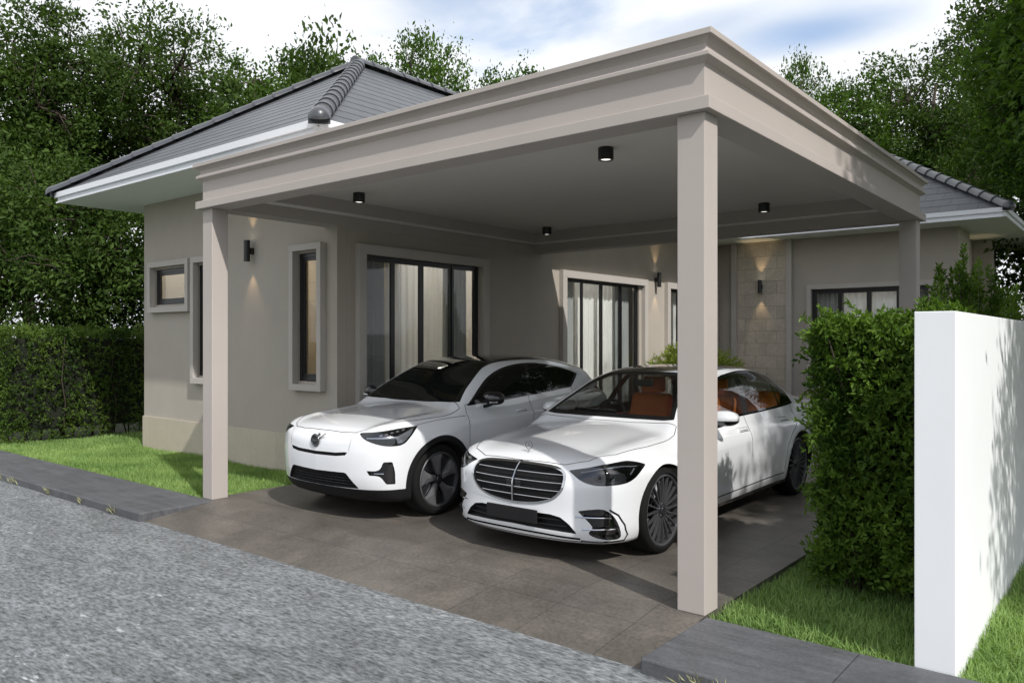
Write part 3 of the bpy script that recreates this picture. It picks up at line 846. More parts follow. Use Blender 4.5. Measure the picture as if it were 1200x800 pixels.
        skin_obj(C.cut(f_side(tl, s, .3)), 'tail_lamp', TAILRED, root)
    skin_obj(C.body, 'body', WHITE, root)
    # roof spoiler
    # badge: ring with arrow, crossed by a bar with the maker's word, and the slanting bar behind
    q = on_surface(F, [(-.01,.772)], 'front')[0]; c = np.array([q[0], q[1]-.008, .772])
    bar = MB().tube([(c[0]-.115,q[1]-.001,.700),(c[0]+.145,q[1]+.004,.848)], .0045, 6).build('nose_bar', DARKCHROME, root, smooth=True)
    disc = MB().lathe([(0,-.008),(.044,-.008),(.048,.004)], 40, 'y', tuple(c)).build('nose_badge', BLACKGLOSS, root, smooth=True, angle=30)
    rg = MB(); rg.tube([(c[0]+.056*math.cos(t), c[1]-.006, c[2]+.056*math.sin(t)) for t in np.linspace(0, 2*PI, 41)], .0105, 10, cap=False)
    rg.build('badge_ring', DARKCHROME, disc, smooth=True)
    ar = MB().tube([(c[0]+.042,c[1]-.010,c[2]+.042),(c[0]+.072,c[1]-.010,c[2]+.066)], .008, 8)
    ar.prism([(c[0]+.060,c[1]-.016,c[2]+.078),(c[0]+.088,c[1]-.016,c[2]+.078),(c[0]+.085,c[1]-.016,c[2]+.048)], (0,.01,0))
    ar.build('badge_arrow', DARKCHROME, disc)
    MB().box(c[0]-.056,c[0]+.056,c[1]-.018,c[1]-.010,c[2]-.012,c[2]+.012).build('badge_bar', BLACKGLOSS, disc, bevel=.002)
    text_mesh('badge_lettering', 'VOLVO', .022, CHROME, disc, Matrix.Translation((c[0],c[1]-.0186,c[2])) @ Matrix.Rotation(PI/2, 4, 'X'))
    for s in (1, -1):
        mo = mirror_part(root, s, s*1.0, 1.60, 1.150, (.115,.080,.072), BLACKGLOSS, TRIM, split=-.2)
        MB().tube([(s*.91,1.575,1.108),(s*1.0,1.53,1.108),(s*1.09,1.55,1.112)], .008, 6).build('mirror_strip', CHROME, mo, smooth=True)
    for uc in (front_u, rear_u):
        for s in (1, -1): wheel(root, s*.785, uc, zc, s, .362, .276, .245, 'blade')
    return root
build_sedan((-1.865, .335, 0))
build_suv((-4.30, .20, 0))
# ------------------------------------------------------------------ setting materials
def brick_mat(name, col, mortar, bw, bh, offset, axes, rough=.6, msize=.004, var=.12, bumpd=.002, origin=(0,0,0), noise=(3,.15), fine=(60,.12)):
    """axes: which two object axes carry the pattern"""
    m = bpy.data.materials.new(name); nt, N, L = nodes(m); p = N['Principled BSDF']; p.inputs['Roughness'].default_value = rough
    tc = N.new('ShaderNodeTexCoord'); sp = N.new('ShaderNodeSeparateXYZ'); L.new(tc.outputs['Object'], sp.inputs[0])
    cb = N.new('ShaderNodeCombineXYZ'); L.new(sp.outputs[axes[0]], cb.inputs['X']); L.new(sp.outputs[axes[1]], cb.inputs['Y'])
    mp = N.new('ShaderNodeMapping'); mp.inputs['Location'].default_value = origin; L.new(cb.outputs[0], mp.inputs['Vector'])
    b = N.new('ShaderNodeTexBrick'); b.inputs['Scale'].default_value = 1; b.inputs['Brick Width'].default_value = bw; b.inputs['Row Height'].default_value = bh
    b.inputs['Mortar Size'].default_value = msize; b.inputs['Mortar Smooth'].default_value = .2; b.offset = offset; b.inputs['Bias'].default_value = 0
    b.inputs['Color1'].default_value = (*[c*(1-var) for c in col], 1); b.inputs['Color2'].default_value = (*[c*(1+var) for c in col], 1); b.inputs['Mortar'].default_value = (*mortar, 1)
    L.new(mp.outputs[0], b.inputs['Vector'])
    n1 = N.new('ShaderNodeTexNoise'); n1.inputs['Scale'].default_value = noise[0]; n1.inputs['Detail'].default_value = 8; n1.inputs['Roughness'].default_value = .7; L.new(tc.outputs['Object'], n1.inputs['Vector'])
    r1 = N.new('ShaderNodeMapRange'); r1.inputs['From Min'].default_value = .3; r1.inputs['From Max'].default_value = .7; r1.inputs['To Min'].default_value = 1-noise[1]; r1.inputs['To Max'].default_value = 1+noise[1]; L.new(n1.outputs['Fac'], r1.inputs['Value'])
    n2 = N.new('ShaderNodeTexNoise'); n2.inputs['Scale'].default_value = fine[0]; n2.inputs['Detail'].default_value = 4; L.new(tc.outputs['Object'], n2.inputs['Vector'])
    r2 = N.new('ShaderNodeMapRange'); r2.inputs['From Min'].default_value = .3; r2.inputs['From Max'].default_value = .7; r2.inputs['To Min'].default_value = 1-fine[1]; r2.inputs['To Max'].default_value = 1+fine[1]; L.new(n2.outputs['Fac'], r2.inputs['Value'])
    mu = N.new('ShaderNodeMath'); mu.operation = 'MULTIPLY'; L.new(r1.outputs[0], mu.inputs[0]); L.new(r2.outputs[0], mu.inputs[1])
    sc = N.new('ShaderNodeVectorMath'); sc.operation = 'SCALE'; L.new(b.outputs['Color'], sc.inputs[0]); L.new(mu.outputs[0], sc.inputs['Scale'])
    L.new(sc.outputs[0], p.inputs['Base Color'])
    ht = N.new('ShaderNodeMath'); ht.operation = 'MULTIPLY_ADD'; ht.inputs[1].default_value = .3; L.new(n2.outputs['Fac'], ht.inputs[0])
    iv = N.new('ShaderNodeMath'); iv.operation = 'SUBTRACT'; iv.inputs[0].default_value = 1; L.new(b.outputs['Fac'], iv.inputs[1]); L.new(iv.outputs[0], ht.inputs[2])
    bp = N.new('ShaderNodeBump'); bp.inputs['Strength'].default_value = .7; bp.inputs['Distance'].default_value = bumpd; L.new(ht.outputs[0], bp.inputs['Height']); L.new(bp.outputs[0], p.inputs['Normal'])
    return m

STUCCO = M('taupe_stucco', (.40,.362,.314), rough=.85, spec=.25, var=(1.3,.05), bump=(160,.12,.003))
CONC = M('carport_paint', (.425,.384,.354), rough=.75, spec=.3, var=(1.1,.035), bump=(120,.06,.002))
CEIL = M('ceiling_paint', (.62,.58,.53), rough=.8, spec=.25, var=(.9,.03))
SURR = M('surround_paint', (.45,.42,.385), rough=.75, spec=.3, var=(1.5,.04), bump=(150,.06,.002))
WHITEP = M('white_trim_paint', (.74,.76,.79), rough=.5)
SOFFIT = M('soffit_board', (.80,.85,.78), rough=.7, spec=.3)
ALU = M('black_aluminium', (.010,.010,.011), rough=.35, spec=.5)
PANE = glass_mat('window_pane', (.90,.92,.91), refl=.03, top=.55)
ROOM = M('room_dark', (.10,.09,.08), rough=.9)
PLINTH = brick_mat('beige_plinth_tile', (.47,.42,.33), (.36,.32,.25), .60, .62, 0, ('X','Z'), rough=.55, noise=(2.2,.06), fine=(30,.04), var=.05, bumpd=.001, origin=(0,.06,0), msize=.003)
STONE = brick_mat('stone_cladding', (.48,.43,.35), (.33,.29,.23), .50, .285, .5, ('X','Z'), rough=.8, noise=(2.5,.16), fine=(40,.12), var=.10, bumpd=.006, origin=(.16,.0,0), msize=.005)
BATHTILE = brick_mat('cream_wall_tile', (.62,.52,.37), (.42,.35,.25), .60, .30, 0, ('X','Z'), rough=.3, noise=(2,.05), fine=(20,.03), var=.03, bumpd=.001)
PAVE = brick_mat('driveway_tile', (.108,.097,.084), (.047,.043,.038), .60, .60, 0, ('X','Y'), rough=.46, noise=(1.4,.26), fine=(38,.22), var=.05, bumpd=.002, origin=(.34,.30,0), msize=.003)

# slanting stone clouding for the driveway, streaks for the kerb stones
def add_streaks(m, scale, amount, detail=6):
    nt, N, L = nodes(m); p = N['Principled BSDF']; src = p.inputs['Base Color'].links[0].from_socket
    tc = N.new('ShaderNodeTexCoord'); mp = N.new('ShaderNodeMapping'); mp.inputs['Scale'].default_value = scale; mp.inputs['Rotation'].default_value = (0,0,.15)
    L.new(tc.outputs['Object'], mp.inputs['Vector'])
    n = N.new('ShaderNodeTexNoise'); n.inputs['Scale'].default_value = 1; n.inputs['Detail'].default_value = detail; n.inputs['Roughness'].default_value = .6; n.inputs['Distortion'].default_value = .6; L.new(mp.outputs[0], n.inputs['Vector'])
    r = N.new('ShaderNodeMapRange'); r.inputs['From Min'].default_value = .32; r.inputs['From Max'].default_value = .68; r.inputs['To Min'].default_value = 1-amount; r.inputs['To Max'].default_value = 1+amount; L.new(n.outputs['Fac'], r.inputs['Value'])
    s = N.new('ShaderNodeVectorMath'); s.operation = 'SCALE'; L.new(src, s.inputs[0]); L.new(r.outputs[0], s.inputs['Scale']); L.new(s.outputs[0], p.inputs['Base Color'])
KERB = brick_mat('kerb_slate', (.090,.093,.100), (.035,.035,.038), 1.2, .9, 0, ('X','Y'), rough=.6, noise=(3,.22), fine=(45,.15), var=.10, bumpd=.003, origin=(.25,.87,0), msize=.004)
add_streaks(KERB, (1.2,14,3), .22)
add_streaks(PAVE, (1.6,2.6,1), .22)

def road_mat():
    m = bpy.data.materials.new('road_asphalt'); nt, N, L = nodes(m); p = N['Principled BSDF']; p.inputs['Roughness'].default_value = .78; p.inputs['Specular IOR Level'].default_value = .35
    tc = N.new('ShaderNodeTexCoord'); mp = N.new('ShaderNodeMapping'); mp.inputs['Rotation'].default_value = (0,0,.0); mp.inputs['Scale'].default_value = (.36,1.0,1); L.new(tc.outputs['Object'], mp.inputs['Vector'])
    def noise(sc, det, rg=.6, src=mp.outputs[0]):
        n = N.new('ShaderNodeTexNoise'); n.inputs['Scale'].default_value = sc; n.inputs['Detail'].default_value = det; n.inputs['Roughness'].default_value = rg; L.new(src, n.inputs['Vector']); return n.outputs['Fac']
    def rng_(src, a, b, c, d, smooth=False):
        r = N.new('ShaderNodeMapRange'); r.inputs['From Min'].default_value = a; r.inputs['From Max'].default_value = b; r.inputs['To Min'].default_value = c; r.inputs['To Max'].default_value = d
        if smooth: r.interpolation_type = 'SMOOTHSTEP'
        L.new(src, r.inputs['Value']); return r.outputs[0]
    def mul(a, b):
        q = N.new('ShaderNodeMath'); q.operation = 'MULTIPLY'; L.new(a, q.inputs[0]); L.new(b, q.inputs[1]); return q.outputs[0]
    big = rng_(noise(.6, 4), .3, .7, .82, 1.18)
    mid = rng_(noise(7, 5, .7), .3, .7, .72, 1.28)
    g1 = noise(44, 4, .75); grain = rng_(g1, .33, .67, .30, 1.70)
    k = mul(mul(big, mid), grain)
    sc = N.new('ShaderNodeVectorMath'); sc.operation = 'SCALE'; sc.inputs[0].default_value = (.172,.183,.190); L.new(k, sc.inputs['Scale'])
    fl = mul(rng_(noise(17, 5, .65), .60, .70, 0, .8, True), rng_(noise(1.1, 3), .46, .64, 0, 1, True))
    mx = N.new('ShaderNodeMix'); mx.data_type = 'RGBA'; mx.inputs['B'].default_value = (.62,.64,.65,1); L.new(fl, mx.inputs['Factor']); L.new(sc.outputs[0], mx.inputs['A']); L.new(mx.outputs['Result'], p.inputs['Base Color'])
    hs = N.new('ShaderNodeMath'); hs.operation = 'MULTIPLY_ADD'; hs.inputs[1].default_value = 1.2; L.new(g1, hs.inputs[0]); L.new(mid, hs.inputs[2])
    bp = N.new('ShaderNodeBump'); bp.inputs['Strength'].default_value = .9; bp.inputs['Distance'].default_value = .017; L.new(hs.outputs[0], bp.inputs['Height']); L.new(bp.outputs[0], p.inputs['Normal'])
    return m
ROAD = road_mat()
EARTH = M('earth', (.06,.075,.03), rough=.95, var=(2,.3), bump=(12,.5,.03))

def struct(o): o['kind'] = 'structure'; return o
# ground to the horizon, road, kerbs, driveway slab
struct(MB().add([(-900,-900,-.20),(900,-900,-.20),(900,900,-.20),(-900,900,-.20)], [(0,1,2,3)]).build('ground', EARTH))
struct(MB().add([(-400,-9,-.085),(400,-9,-.085),(400,-.76,-.085),(-400,-.76,-.085)], [(0,1,2,3)]).build('road', ROAD))
pl = MB().box(-6.02,.0,0.0,9.9,-.16,0.0)
pl.add([(-6.02,-.86,-.092),(0.0,-.86,-.092),(0.0,0,-.0005),(-6.02,0,-.0005)], [(0,1,2,3)])
struct(pl.build('driveway', PAVE))
def kerb_run(x0, x1):
    n = max(1, int(round((x1-x0)/1.2))); mb = MB()
    mb.box(x0, x1, -.845, -.005, -.16, 0.004)
    return mb
struct(kerb_run(-60, -5.83).build('kerb', KERB, bevel=.012))
struct(kerb_run(.012, 60).build('kerb', KERB, bevel=.012))
struct(MB().box(-60,-6.025,0,40,-.19,-.055).build('lawn_ground', EARTH))
struct(MB().box(.004,60,0,40,-.19,-.085).build('lawn_ground', EARTH))

# ------------------------------------------------------------------ house
YF = 1.735; XS = -5.892; YR = 13.11; XL = -11.007; XR = -.77; ZS = 4.053
house = thing('house', 'single-storey taupe stucco house with dark grey hipped tile roofs and white fascia', 'house', (-6,7,0))
HOFF = Vector((6,-7,0))
def hobj(o):
    for v in o.data.vertices: v.co += HOFF
    return o
def wall_mb(u0, u1, z0, z1, openings, place, thick):
    """wall sheet with reveals. place(u, d, z) -> point, d is depth into the wall"""
    us = sorted({u0, u1, *[o[0] for o in openings], *[o[1] for o in openings]}); zs = sorted({z0, z1, *[o[2] for o in openings], *[o[3] for o in openings]})
    mb = MB()
    for a, b in zip(us[:-1], us[1:]):
        for c, d in zip(zs[:-1], zs[1:]):
            if any(o[0] <= a and b <= o[1] and o[2] <= c and d <= o[3] for o in openings): continue
            mb.add([place(a,0,c),place(b,0,c),place(b,0,d),place(a,0,d)], [(0,1,2,3)])
            mb.add([place(a,thick,c),place(b,thick,c),place(b,thick,d),place(a,thick,d)], [(3,2,1,0)])
    for a, b, c, d in list(openings)+[(u0,u1,z0,z1)]:
        for (p, q) in (((a,c),(b,c)),((b,c),(b,d)),((b,d),(a,d)),((a,d),(a,c))):
            mb.add([place(p[0],0,p[1]),place(q[0],0,q[1]),place(q[0],thick,q[1]),place(p[0],thick,p[1])], [(0,1,2,3)])
    me = mb
    return me
T = .16
fw_open = [(-10.62,-9.53,2.36,2.94),(-9.27,-8.95,1.23,2.94),(-6.71,-6.215,1.23,2.94)]
pf = lambda u, d, z: (u, YF+d, z)
o = wall_mb(XL, XS, -.1, ZS+.1, fw_open, pf, T).build('front_wall', STUCCO, house); hobj(o)
sw_open = [(2.17,4.50,.02,2.94),(6.76,9.42,.02,2.93),(10.62,12.95,.02,2.93)]
ps = lambda u, d, z: (XS-d, u, z)
o = wall_mb(YF+T+.003, YR+.1, -.1, ZS+.1, sw_open, ps, T).build('side_wall', STUCCO, house); hobj(o)
rw_open = [(-3.64,-1.28,.9,2.90)]
pr_ = lambda u, d, z: (u, YR+d, z)
o = wall_mb(XS+.003, XR, -.1, ZS+.1, rw_open, pr_, T).build('rear_wing_wall', STUCCO, house); hobj(o)
mb = MB().box(XL,XL+T,YF+T+.003,19.2,-.1,ZS+.1); mb.box(XL+T+.002,XR-T,19.2,19.35,-.1,ZS+.1); mb.box(XR-T,XR-.002,YR+T+.003,14.4,-.1,ZS+.1); mb.box(XR-.35,XR-.18,14.4,19.2,-.1,ZS+.1)
mb.box(XR-.17,XR+.20,15.9,16.25,-.1,ZS-.01)
hobj(mb.build('outer_wall', STUCCO, house))
mb = MB().box(XL+T,XR-.36,YF+T,19.2,-.12,-.02)
hobj(mb.build('house_floor', ROOM, house))
# bathroom partition behind the narrow windows, dark room divider
hobj(MB().box(XL+T+.01,-6.35,3.05,3.12,0,ZS).build('tiled_partition', BATHTILE, house))
hobj(MB().box(-6.40,-6.34,2.0,3.04,0,ZS).build('tiled_partition', BATHTILE, house))
hobj(MB().box(-8.6,-8.5,3.2,13.0,0,ZS).build('room_wall', M('room_paint', (.55,.50,.44), rough=.9), house))
# plinth
mb = MB().box(XL-.02,XS-.002,YF-.02,YF-.0005,-.1,.505); hobj(mb.build('plinth', PLINTH, house, bevel=.003))
# surrounds
def surround_y(x0, x1, z0, z1, w, name='window_surround', bottom=True):
    mb = MB(); y0, y1 = YF-.095, YF-.001
    mb.box(x0,x1,y0,y1,z1-w,z1); mb.box(x0,x0+w,y0,y1,z0+(w if bottom else 0),z1-w); mb.box(x1-w,x1,y0,y1,z0+(w if bottom else 0),z1-w)
    if bottom: mb.box(x0,x1,y0,y1,z0,z0+w)
    return hobj(mb.build(name, SURR, house, bevel=.004))
def window(name, place, u0, u1, z0, z1, mull, w=.05, depth=.07, sash=.045):
    """black frame with panes. place(u, d, z) d measured into the wall"""
    fr = MB()
    def bar(parent, a, b, c, d, e0, e1):
        p = [place(a,e0,c),place(b,e0,c),place(b,e0,d),place(a,e0,d)]; q = Vector(place(a,e1,c))-Vector(place(a,e0,c)); parent.prism(p, q)
    bar(fr,u0,u1,z1-w,z1,0,depth); bar(fr,u0,u1,z0,z0+w,0,depth); bar(fr,u0,u0+w,z0+w,z1-w,0,depth); bar(fr,u1-w,u1,z0+w,z1-w,0,depth)
    f = hobj(fr.build(name, ALU, house, bevel=.003))
    edges = [u0+w]+list(mull)+[u1-w]
    n = len(edges)-1
    for i in range(n):
        a, b = edges[i], edges[i+1]; off = .012 if i in (0, n-1) else .030
        s = MB(); e0, e1 = off, off+.028
        bar(s,a,b,z1-w-sash,z1-w,e0,e1); bar(s,a,b,z0+w,z0+w+sash,e0,e1); bar(s,a,a+sash,z0+w+sash,z1-w-sash,e0,e1); bar(s,b-sash,b,z0+w+sash,z1-w-sash,e0,e1)
        hobj(s.build('sash', ALU, f))
        g = MB(); em = (e0+e1)/2
        g.add([place(a+sash,em,z0+w+sash),place(b-sash,em,z0+w+sash),place(b-sash,em,z1-w-sash),place(a+sash,em,z1-w-sash)], [(0,1,2,3)])
        hobj(g.build('pane', PANE, f))
    return f
surround_y(-10.725,-9.43,2.23,3.06,.09)
surround_y(-9.355,-8.86,1.11,3.06,.09)
surround_y(-6.80,-6.115,1.11,3.05,.085)
pfw = lambda u, d, z: (u, YF+.02+d, z)
window('window', pfw, -10.615, -9.535, 2.365, 2.935, [])
window('window', pfw, -9.265, -8.955, 1.235, 2.935, [])
window('window', pfw, -6.705, -6.22, 1.235, 2.935, [])
def surround_x(y0, y1, z1, w):
    mb = MB(); x0, x1 = XS+.001, XS+.085
    mb.box(x0,x1,y0,y1,z1-w,z1); mb.box(x0,x1,y0,y0+w,0,z1-w); mb.box(x0,x1,y1-w,y1,0,z1-w)
    return hobj(mb.build('door_surround', SURR, house, bevel=.004))
surround_x(2.03,4.645,3.045,.13); surround_x(6.63,9.65,3.02,.13); surround_x(10.50,13.06,3.02,.13)
psw = lambda u, d, z: (XS-.03-d, u, z)
window('sliding_door', psw, 2.175, 4.495, .025, 2.935, [2.74,3.30,3.92], w=.045)
window('sliding_door', psw, 6.765, 9.415, .025, 2.925, [7.42,8.09,8.77], w=.045)
window('sliding_door', psw, 10.625, 12.945, .025, 2.925, [11.2,11.78,12.36], w=.045)
mb = MB(); y0, y1 = YR-.08, YR-.001
mb.box(-3.735,-1.19,y0,y1,2.905,3.005); mb.box(-3.735,-3.64,y0,y1,.80,2.905); mb.box(-1.285,-1.19,y0,y1,.80,2.905); mb.box(-3.735,-1.19,y0,y1,.70,.80)
hobj(mb.build('window_surround', SURR, house, bevel=.004))
prw = lambda u, d, z: (u, YR+.02+d, z)
window('window', prw, -3.635, -1.285, .905, 2.895, [-3.05,-2.46,-1.87], w=.045)
# stone panel with its two flat pilasters
hobj(MB().box(-5.35,-4.185,YR-.05,YR-.001,-.1,ZS-.002).build('stone_panel', STONE, house))
for xa in (-5.48,-4.18):
    hobj(MB().box(xa,xa+.125,YR-.12,YR-.001,-.1,ZS-.002).build('pilaster', SURR, house, bevel=.004))
hobj(MB().box(XS+.001,XR,YR-.012,YR-.0008,-.1,.50).build('plinth', PLINTH, house))

# roofs: courses of flat tiles laid up each slope
def tile_mat():
    m = bpy.data.materials.new('grey_roof_tile'); nt, N, L = nodes(m); p = N['Principled BSDF']; p.inputs['Roughness'].default_value = .42; p.inputs['Specular IOR Level'].default_value = .45
    uv = N.new('ShaderNodeUVMap'); b = N.new('ShaderNodeTexBrick'); b.inputs['Scale'].default_value = 1; b.inputs['Brick Width'].default_value = .33; b.inputs['Row Height'].default_value = .30
    b.inputs['Mortar Size'].default_value = .006; b.inputs['Mortar Smooth'].default_value = .1; b.offset = .5
    b.inputs['Color1'].default_value = (.060,.065,.073,1); b.inputs['Color2'].default_value = (.078,.084,.094,1); b.inputs['Mortar'].default_value = (.034,.036,.04,1)
    L.new(uv.outputs[0], b.inputs['Vector'])
    n = N.new('ShaderNodeTexNoise'); n.inputs['Scale'].default_value = 3; n.inputs['Detail'].default_value = 6; tc = N.new('ShaderNodeTexCoord'); L.new(tc.outputs['Object'], n.inputs['Vector'])
    r = N.new('ShaderNodeMapRange'); r.inputs['To Min'].default_value = .8; r.inputs['To Max'].default_value = 1.2; L.new(n.outputs['Fac'], r.inputs['Value'])
    s = N.new('ShaderNodeVectorMath'); s.operation = 'SCALE'; L.new(b.outputs['Color'], s.inputs[0]); L.new(r.outputs[0], s.inputs['Scale']); L.new(s.outputs[0], p.inputs['Base Color'])
    iv = N.new('ShaderNodeMath'); iv.operation = 'SUBTRACT'; iv.inputs[0].default_value = 1; L.new(b.outputs['Fac'], iv.inputs[1])
    bp = N.new('ShaderNodeBump'); bp.inputs['Distance'].default_value = .008; bp.inputs['Strength'].default_value = .8; L.new(iv.outputs[0], bp.inputs['Height']); L.new(bp.outputs[0], p.inputs['Normal'])
    return m
ROOFT = tile_mat(); RIDGE = M('ridge_tile_glaze', (.058,.062,.070), rough=.34, coat=.25, var=(8,.1))
PITCH = .655; ZE = 4.215
def slope(e0, e1, inward, l0, l1, rise_len, course=.30):
    """eave from e0 to e1 (xy), inward unit xy, l0/l1: how far the ends move in along the eave per metre inward; rise_len metres inward"""
    e0 = Vector((*e0, ZE)); e1 = Vector((*e1, ZE)); along = (e1-e0).normalized(); L0 = (e1-e0).length
    cosp = 1/math.sqrt(1+PITCH*PITCH); n = int(math.ceil(rise_len/(course*cosp))); step = course*cosp
    vs = []; fs = []; uvs = []
    up = Vector((inward[0]*cosp, inward[1]*cosp, PITCH*cosp)); nor = Vector((-inward[0]*PITCH*cosp, -inward[1]*PITCH*cosp, cosp))
    for i in range(n):
        a = i*step; b = min((i+1)*step, rise_len)+.012
        def P(dist, end, lift):
            base = (e0+along*(l0*dist)) if end == 0 else (e1-along*(l1*dist))
            return base+Vector((inward[0]*dist, inward[1]*dist, PITCH*dist))+nor*lift
        k = len(vs)
        pts = [P(a,0,.006),P(a,1,.006),P(b,1,.002),P(b,0,.002),P(a,0,.0),P(a,1,.0)]
        vs += pts; fs += [(k,k+1,k+2,k+3),(k+4,k+5,k+1,k)]
        for f, lst in ((0,(0,1,2,3)),(1,(4,5,1,0))):
            for j in lst:
                uu = (pts[j]-e0).dot(along); vv = (a if j in (0,1,4,5) else b)/cosp
                vv = i*course+(.02 if j in (0,1,4,5) else course-.002)
                uvs.append((uu, vv))
    me = bpy.data.meshes.new('roof_slope'); me.from_pydata([tuple(v+HOFF) for v in vs], [], fs)
    ul = me.uv_layers.new(name='UVMap')
    for l, uv in zip(ul.data, uvs): l.uv = uv
    me.materials.append(ROOFT)
    o = bpy.data.objects.new('roof_slope', me); link(o, house)
    return o
def caps(a, b, parent, r=.112, pitch=.36, endball=True, name='hip_cap'):
    a = Vector(a); b = Vector(b); d = (b-a); n = int(d.length/pitch); t = d.normalized(); mb = MB()
    side = t.cross(Vector((0,0,1))).normalized(); up = side.cross(t).normalized()
    K = 12
    for i in range(n):
        p0 = a+t*(i*pitch-.02); p1 = a+t*((i+1)*pitch+.015)
        ring = []
        for p, rr in ((p0,r*1.06),(p0+t*.03,r*1.10),(p0+t*.05,r*1.03),(p1,r*.90)):
            ring.append([p+side*(rr*math.cos(PI*k/K))+up*(rr*math.sin(PI*k/K)-.03) for k in range(K+1)])
        vs = [v for q in ring for v in q]; fs = []
        for j in range(3):
            for k in range(K): fs.append((j*(K+1)+k, j*(K+1)+k+1, (j+1)*(K+1)+k+1, (j+1)*(K+1)+k))
        fs.append(tuple(range(K+1)))
        mb.add(vs, fs)
    if endball:
        c = a-t*.01
        vs = []; fs = []; m = 8
        for i in range(m+1):
            ph = PI/2*i/m
            for k in range(K+1):
                q = side*(math.cos(PI*k/K)*math.cos(ph))+up*(math.sin(PI*k/K)*math.cos(ph))-t*math.sin(ph)
                vs.append(c+q*r*1.08-up*.03)
        for i in range(m):
            for k in range(K): fs.append((i*(K+1)+k, i*(K+1)+k+1, (i+1)*(K+1)+k+1, (i+1)*(K+1)+k))
        mb.add(vs, fs)
        # skirt under the cap end down to the fascia
        lo = [c+side*(r*1.08*math.cos(PI*k/K))-t*0-up*.03 for k in (0, K)]
        mb.add([lo[0],lo[1],lo[1]-Vector((0,0,.07)),lo[0]-Vector((0,0,.07))], [(0,1,2,3)])
    o = mb.build(name, RIDGE, parent, smooth=True, angle=50); hobj(o); return o
EX0, EX1, EY0 = -11.90, -4.88, .693
HW = (EX1-EX0)/2; XM = (EX0+EX1)/2
EY1 = 12.2; EXR = .171; YRG = EY1+HW
s1 = slope((EX0,EY0),(EX1,EY0),(0,1),1,1,HW)
s2 = slope((EX1,EY0),(EX1,EY1+HW),(-1,0),1,0,HW)
s3 = slope((EX0,EY1+2*HW),(EX0,EY0),(1,0),1,1,HW)
s4 = slope((EX1-HW,EY1),(EXR,EY1),(0,1),0,1,HW)
s5 = slope((EXR,EY1),(EXR,EY1+2*HW),(-1,0),1,1,HW)
s6 = slope((EXR,EY1+2*HW),(EX0,EY1+2*HW),(0,-1),1,1,HW)
ZP = ZE+PITCH*HW
caps((EX0-.03,EY0-.03,ZE+.03),(XM,EY0+HW,ZP+.05),s1)
caps((EX1+.03,EY0-.03,ZE+.03),(XM,EY0+HW,ZP+.05),s2)
caps((XM,EY0+HW-.1,ZP+.05),(XM,YRG,ZP+.05),s2,endball=False,name='ridge_cap')
caps((EXR+.03,EY1-.03,ZE+.03),(EXR-HW,YRG,ZP+.05),s4)
caps((EXR+.03,EY1+2*HW+.03,ZE+.03),(EXR-HW,YRG,ZP+.05),s5)
caps((EXR-HW+.1,YRG,ZP+.05),(XM,YRG,ZP+.05),s4,endball=False,name='ridge_cap')
# fascia boards: deep upper board and thin lower one set back, soffit boards
def fascia(a, b, out):
    a = Vector((*a,0)); b = Vector((*b,0)); d = (b-a).normalized(); o3 = Vector((*out,0))
    up = MB(); lo = MB()
    for mb, d0, d1, z0, z1 in ((up,-.03,.02,4.135,4.222),(lo,-.05,-.02,4.058,4.134)):
        p = [a+o3*d0+d*0, b+o3*d0, b+o3*d1, a+o3*d1]
        p = [a+o3*d0-d*d0*-1, b+o3*d0+d*d0*1, b+o3*d1+d*d1, a+o3*d1-d*d1]
        mb.prism([v+Vector((0,0,z0)) for v in p], (0,0,z1-z0))
    f = hobj(up.build('fascia', WHITEP, house, bevel=.003)); hobj(lo.build('fascia_strip', WHITEP, f)); return f
fascia((EX0,EY0),(EX1,EY0),(0,-1)); fascia((EX1,EY0),(EX1,EY1),(1,0)); fascia((EX0,EY1+2*HW),(EX0,EY0),(-1,0)); fascia((EX1,EY1),(EXR,EY1),(0,-1)); fascia((EXR,EY1),(EXR,EY1+2*HW),(1,0))
mb = MB().box(EX0+.02,EX1-.02,EY0+.02,19.9,ZS,ZS+.012); mb.box(EX1-.019,EXR-.02,EY1+.02,19.1,ZS,ZS+.012)
hobj(mb.build('soffit', SOFFIT, house))
hobj(MB().box(EX0,EX1,EY0,EY0+.02,ZS-.006,ZS+.02).build('drip_edge', WHITEP, house))
hobj(MB().box(EX1,EXR,EY1,EY1+.02,ZS-.006,ZS+.02).build('drip_edge', WHITEP, house))

# ------------------------------------------------------------------ carport
W_, D_, PS, HB, HT = 5.892, 5.870, .196, 3.248, 3.753
port = thing('carport', 'taupe flat-roofed carport on square posts with stepped cornice, sheltering the two white cars', 'carport', (-2.95,2.95,0))
POFF = Vector((2.95,-2.95,0))
def pobj(o):
    for v in o.data.vertices: v.co += POFF
    return o
for (x, y) in ((-PS,0),(-W_-PS,0),(-PS,D_)):
    pobj(MB().box(x,x+PS,y,y+PS,0,HB+.001).build('post', CONC, port, bevel=.006))
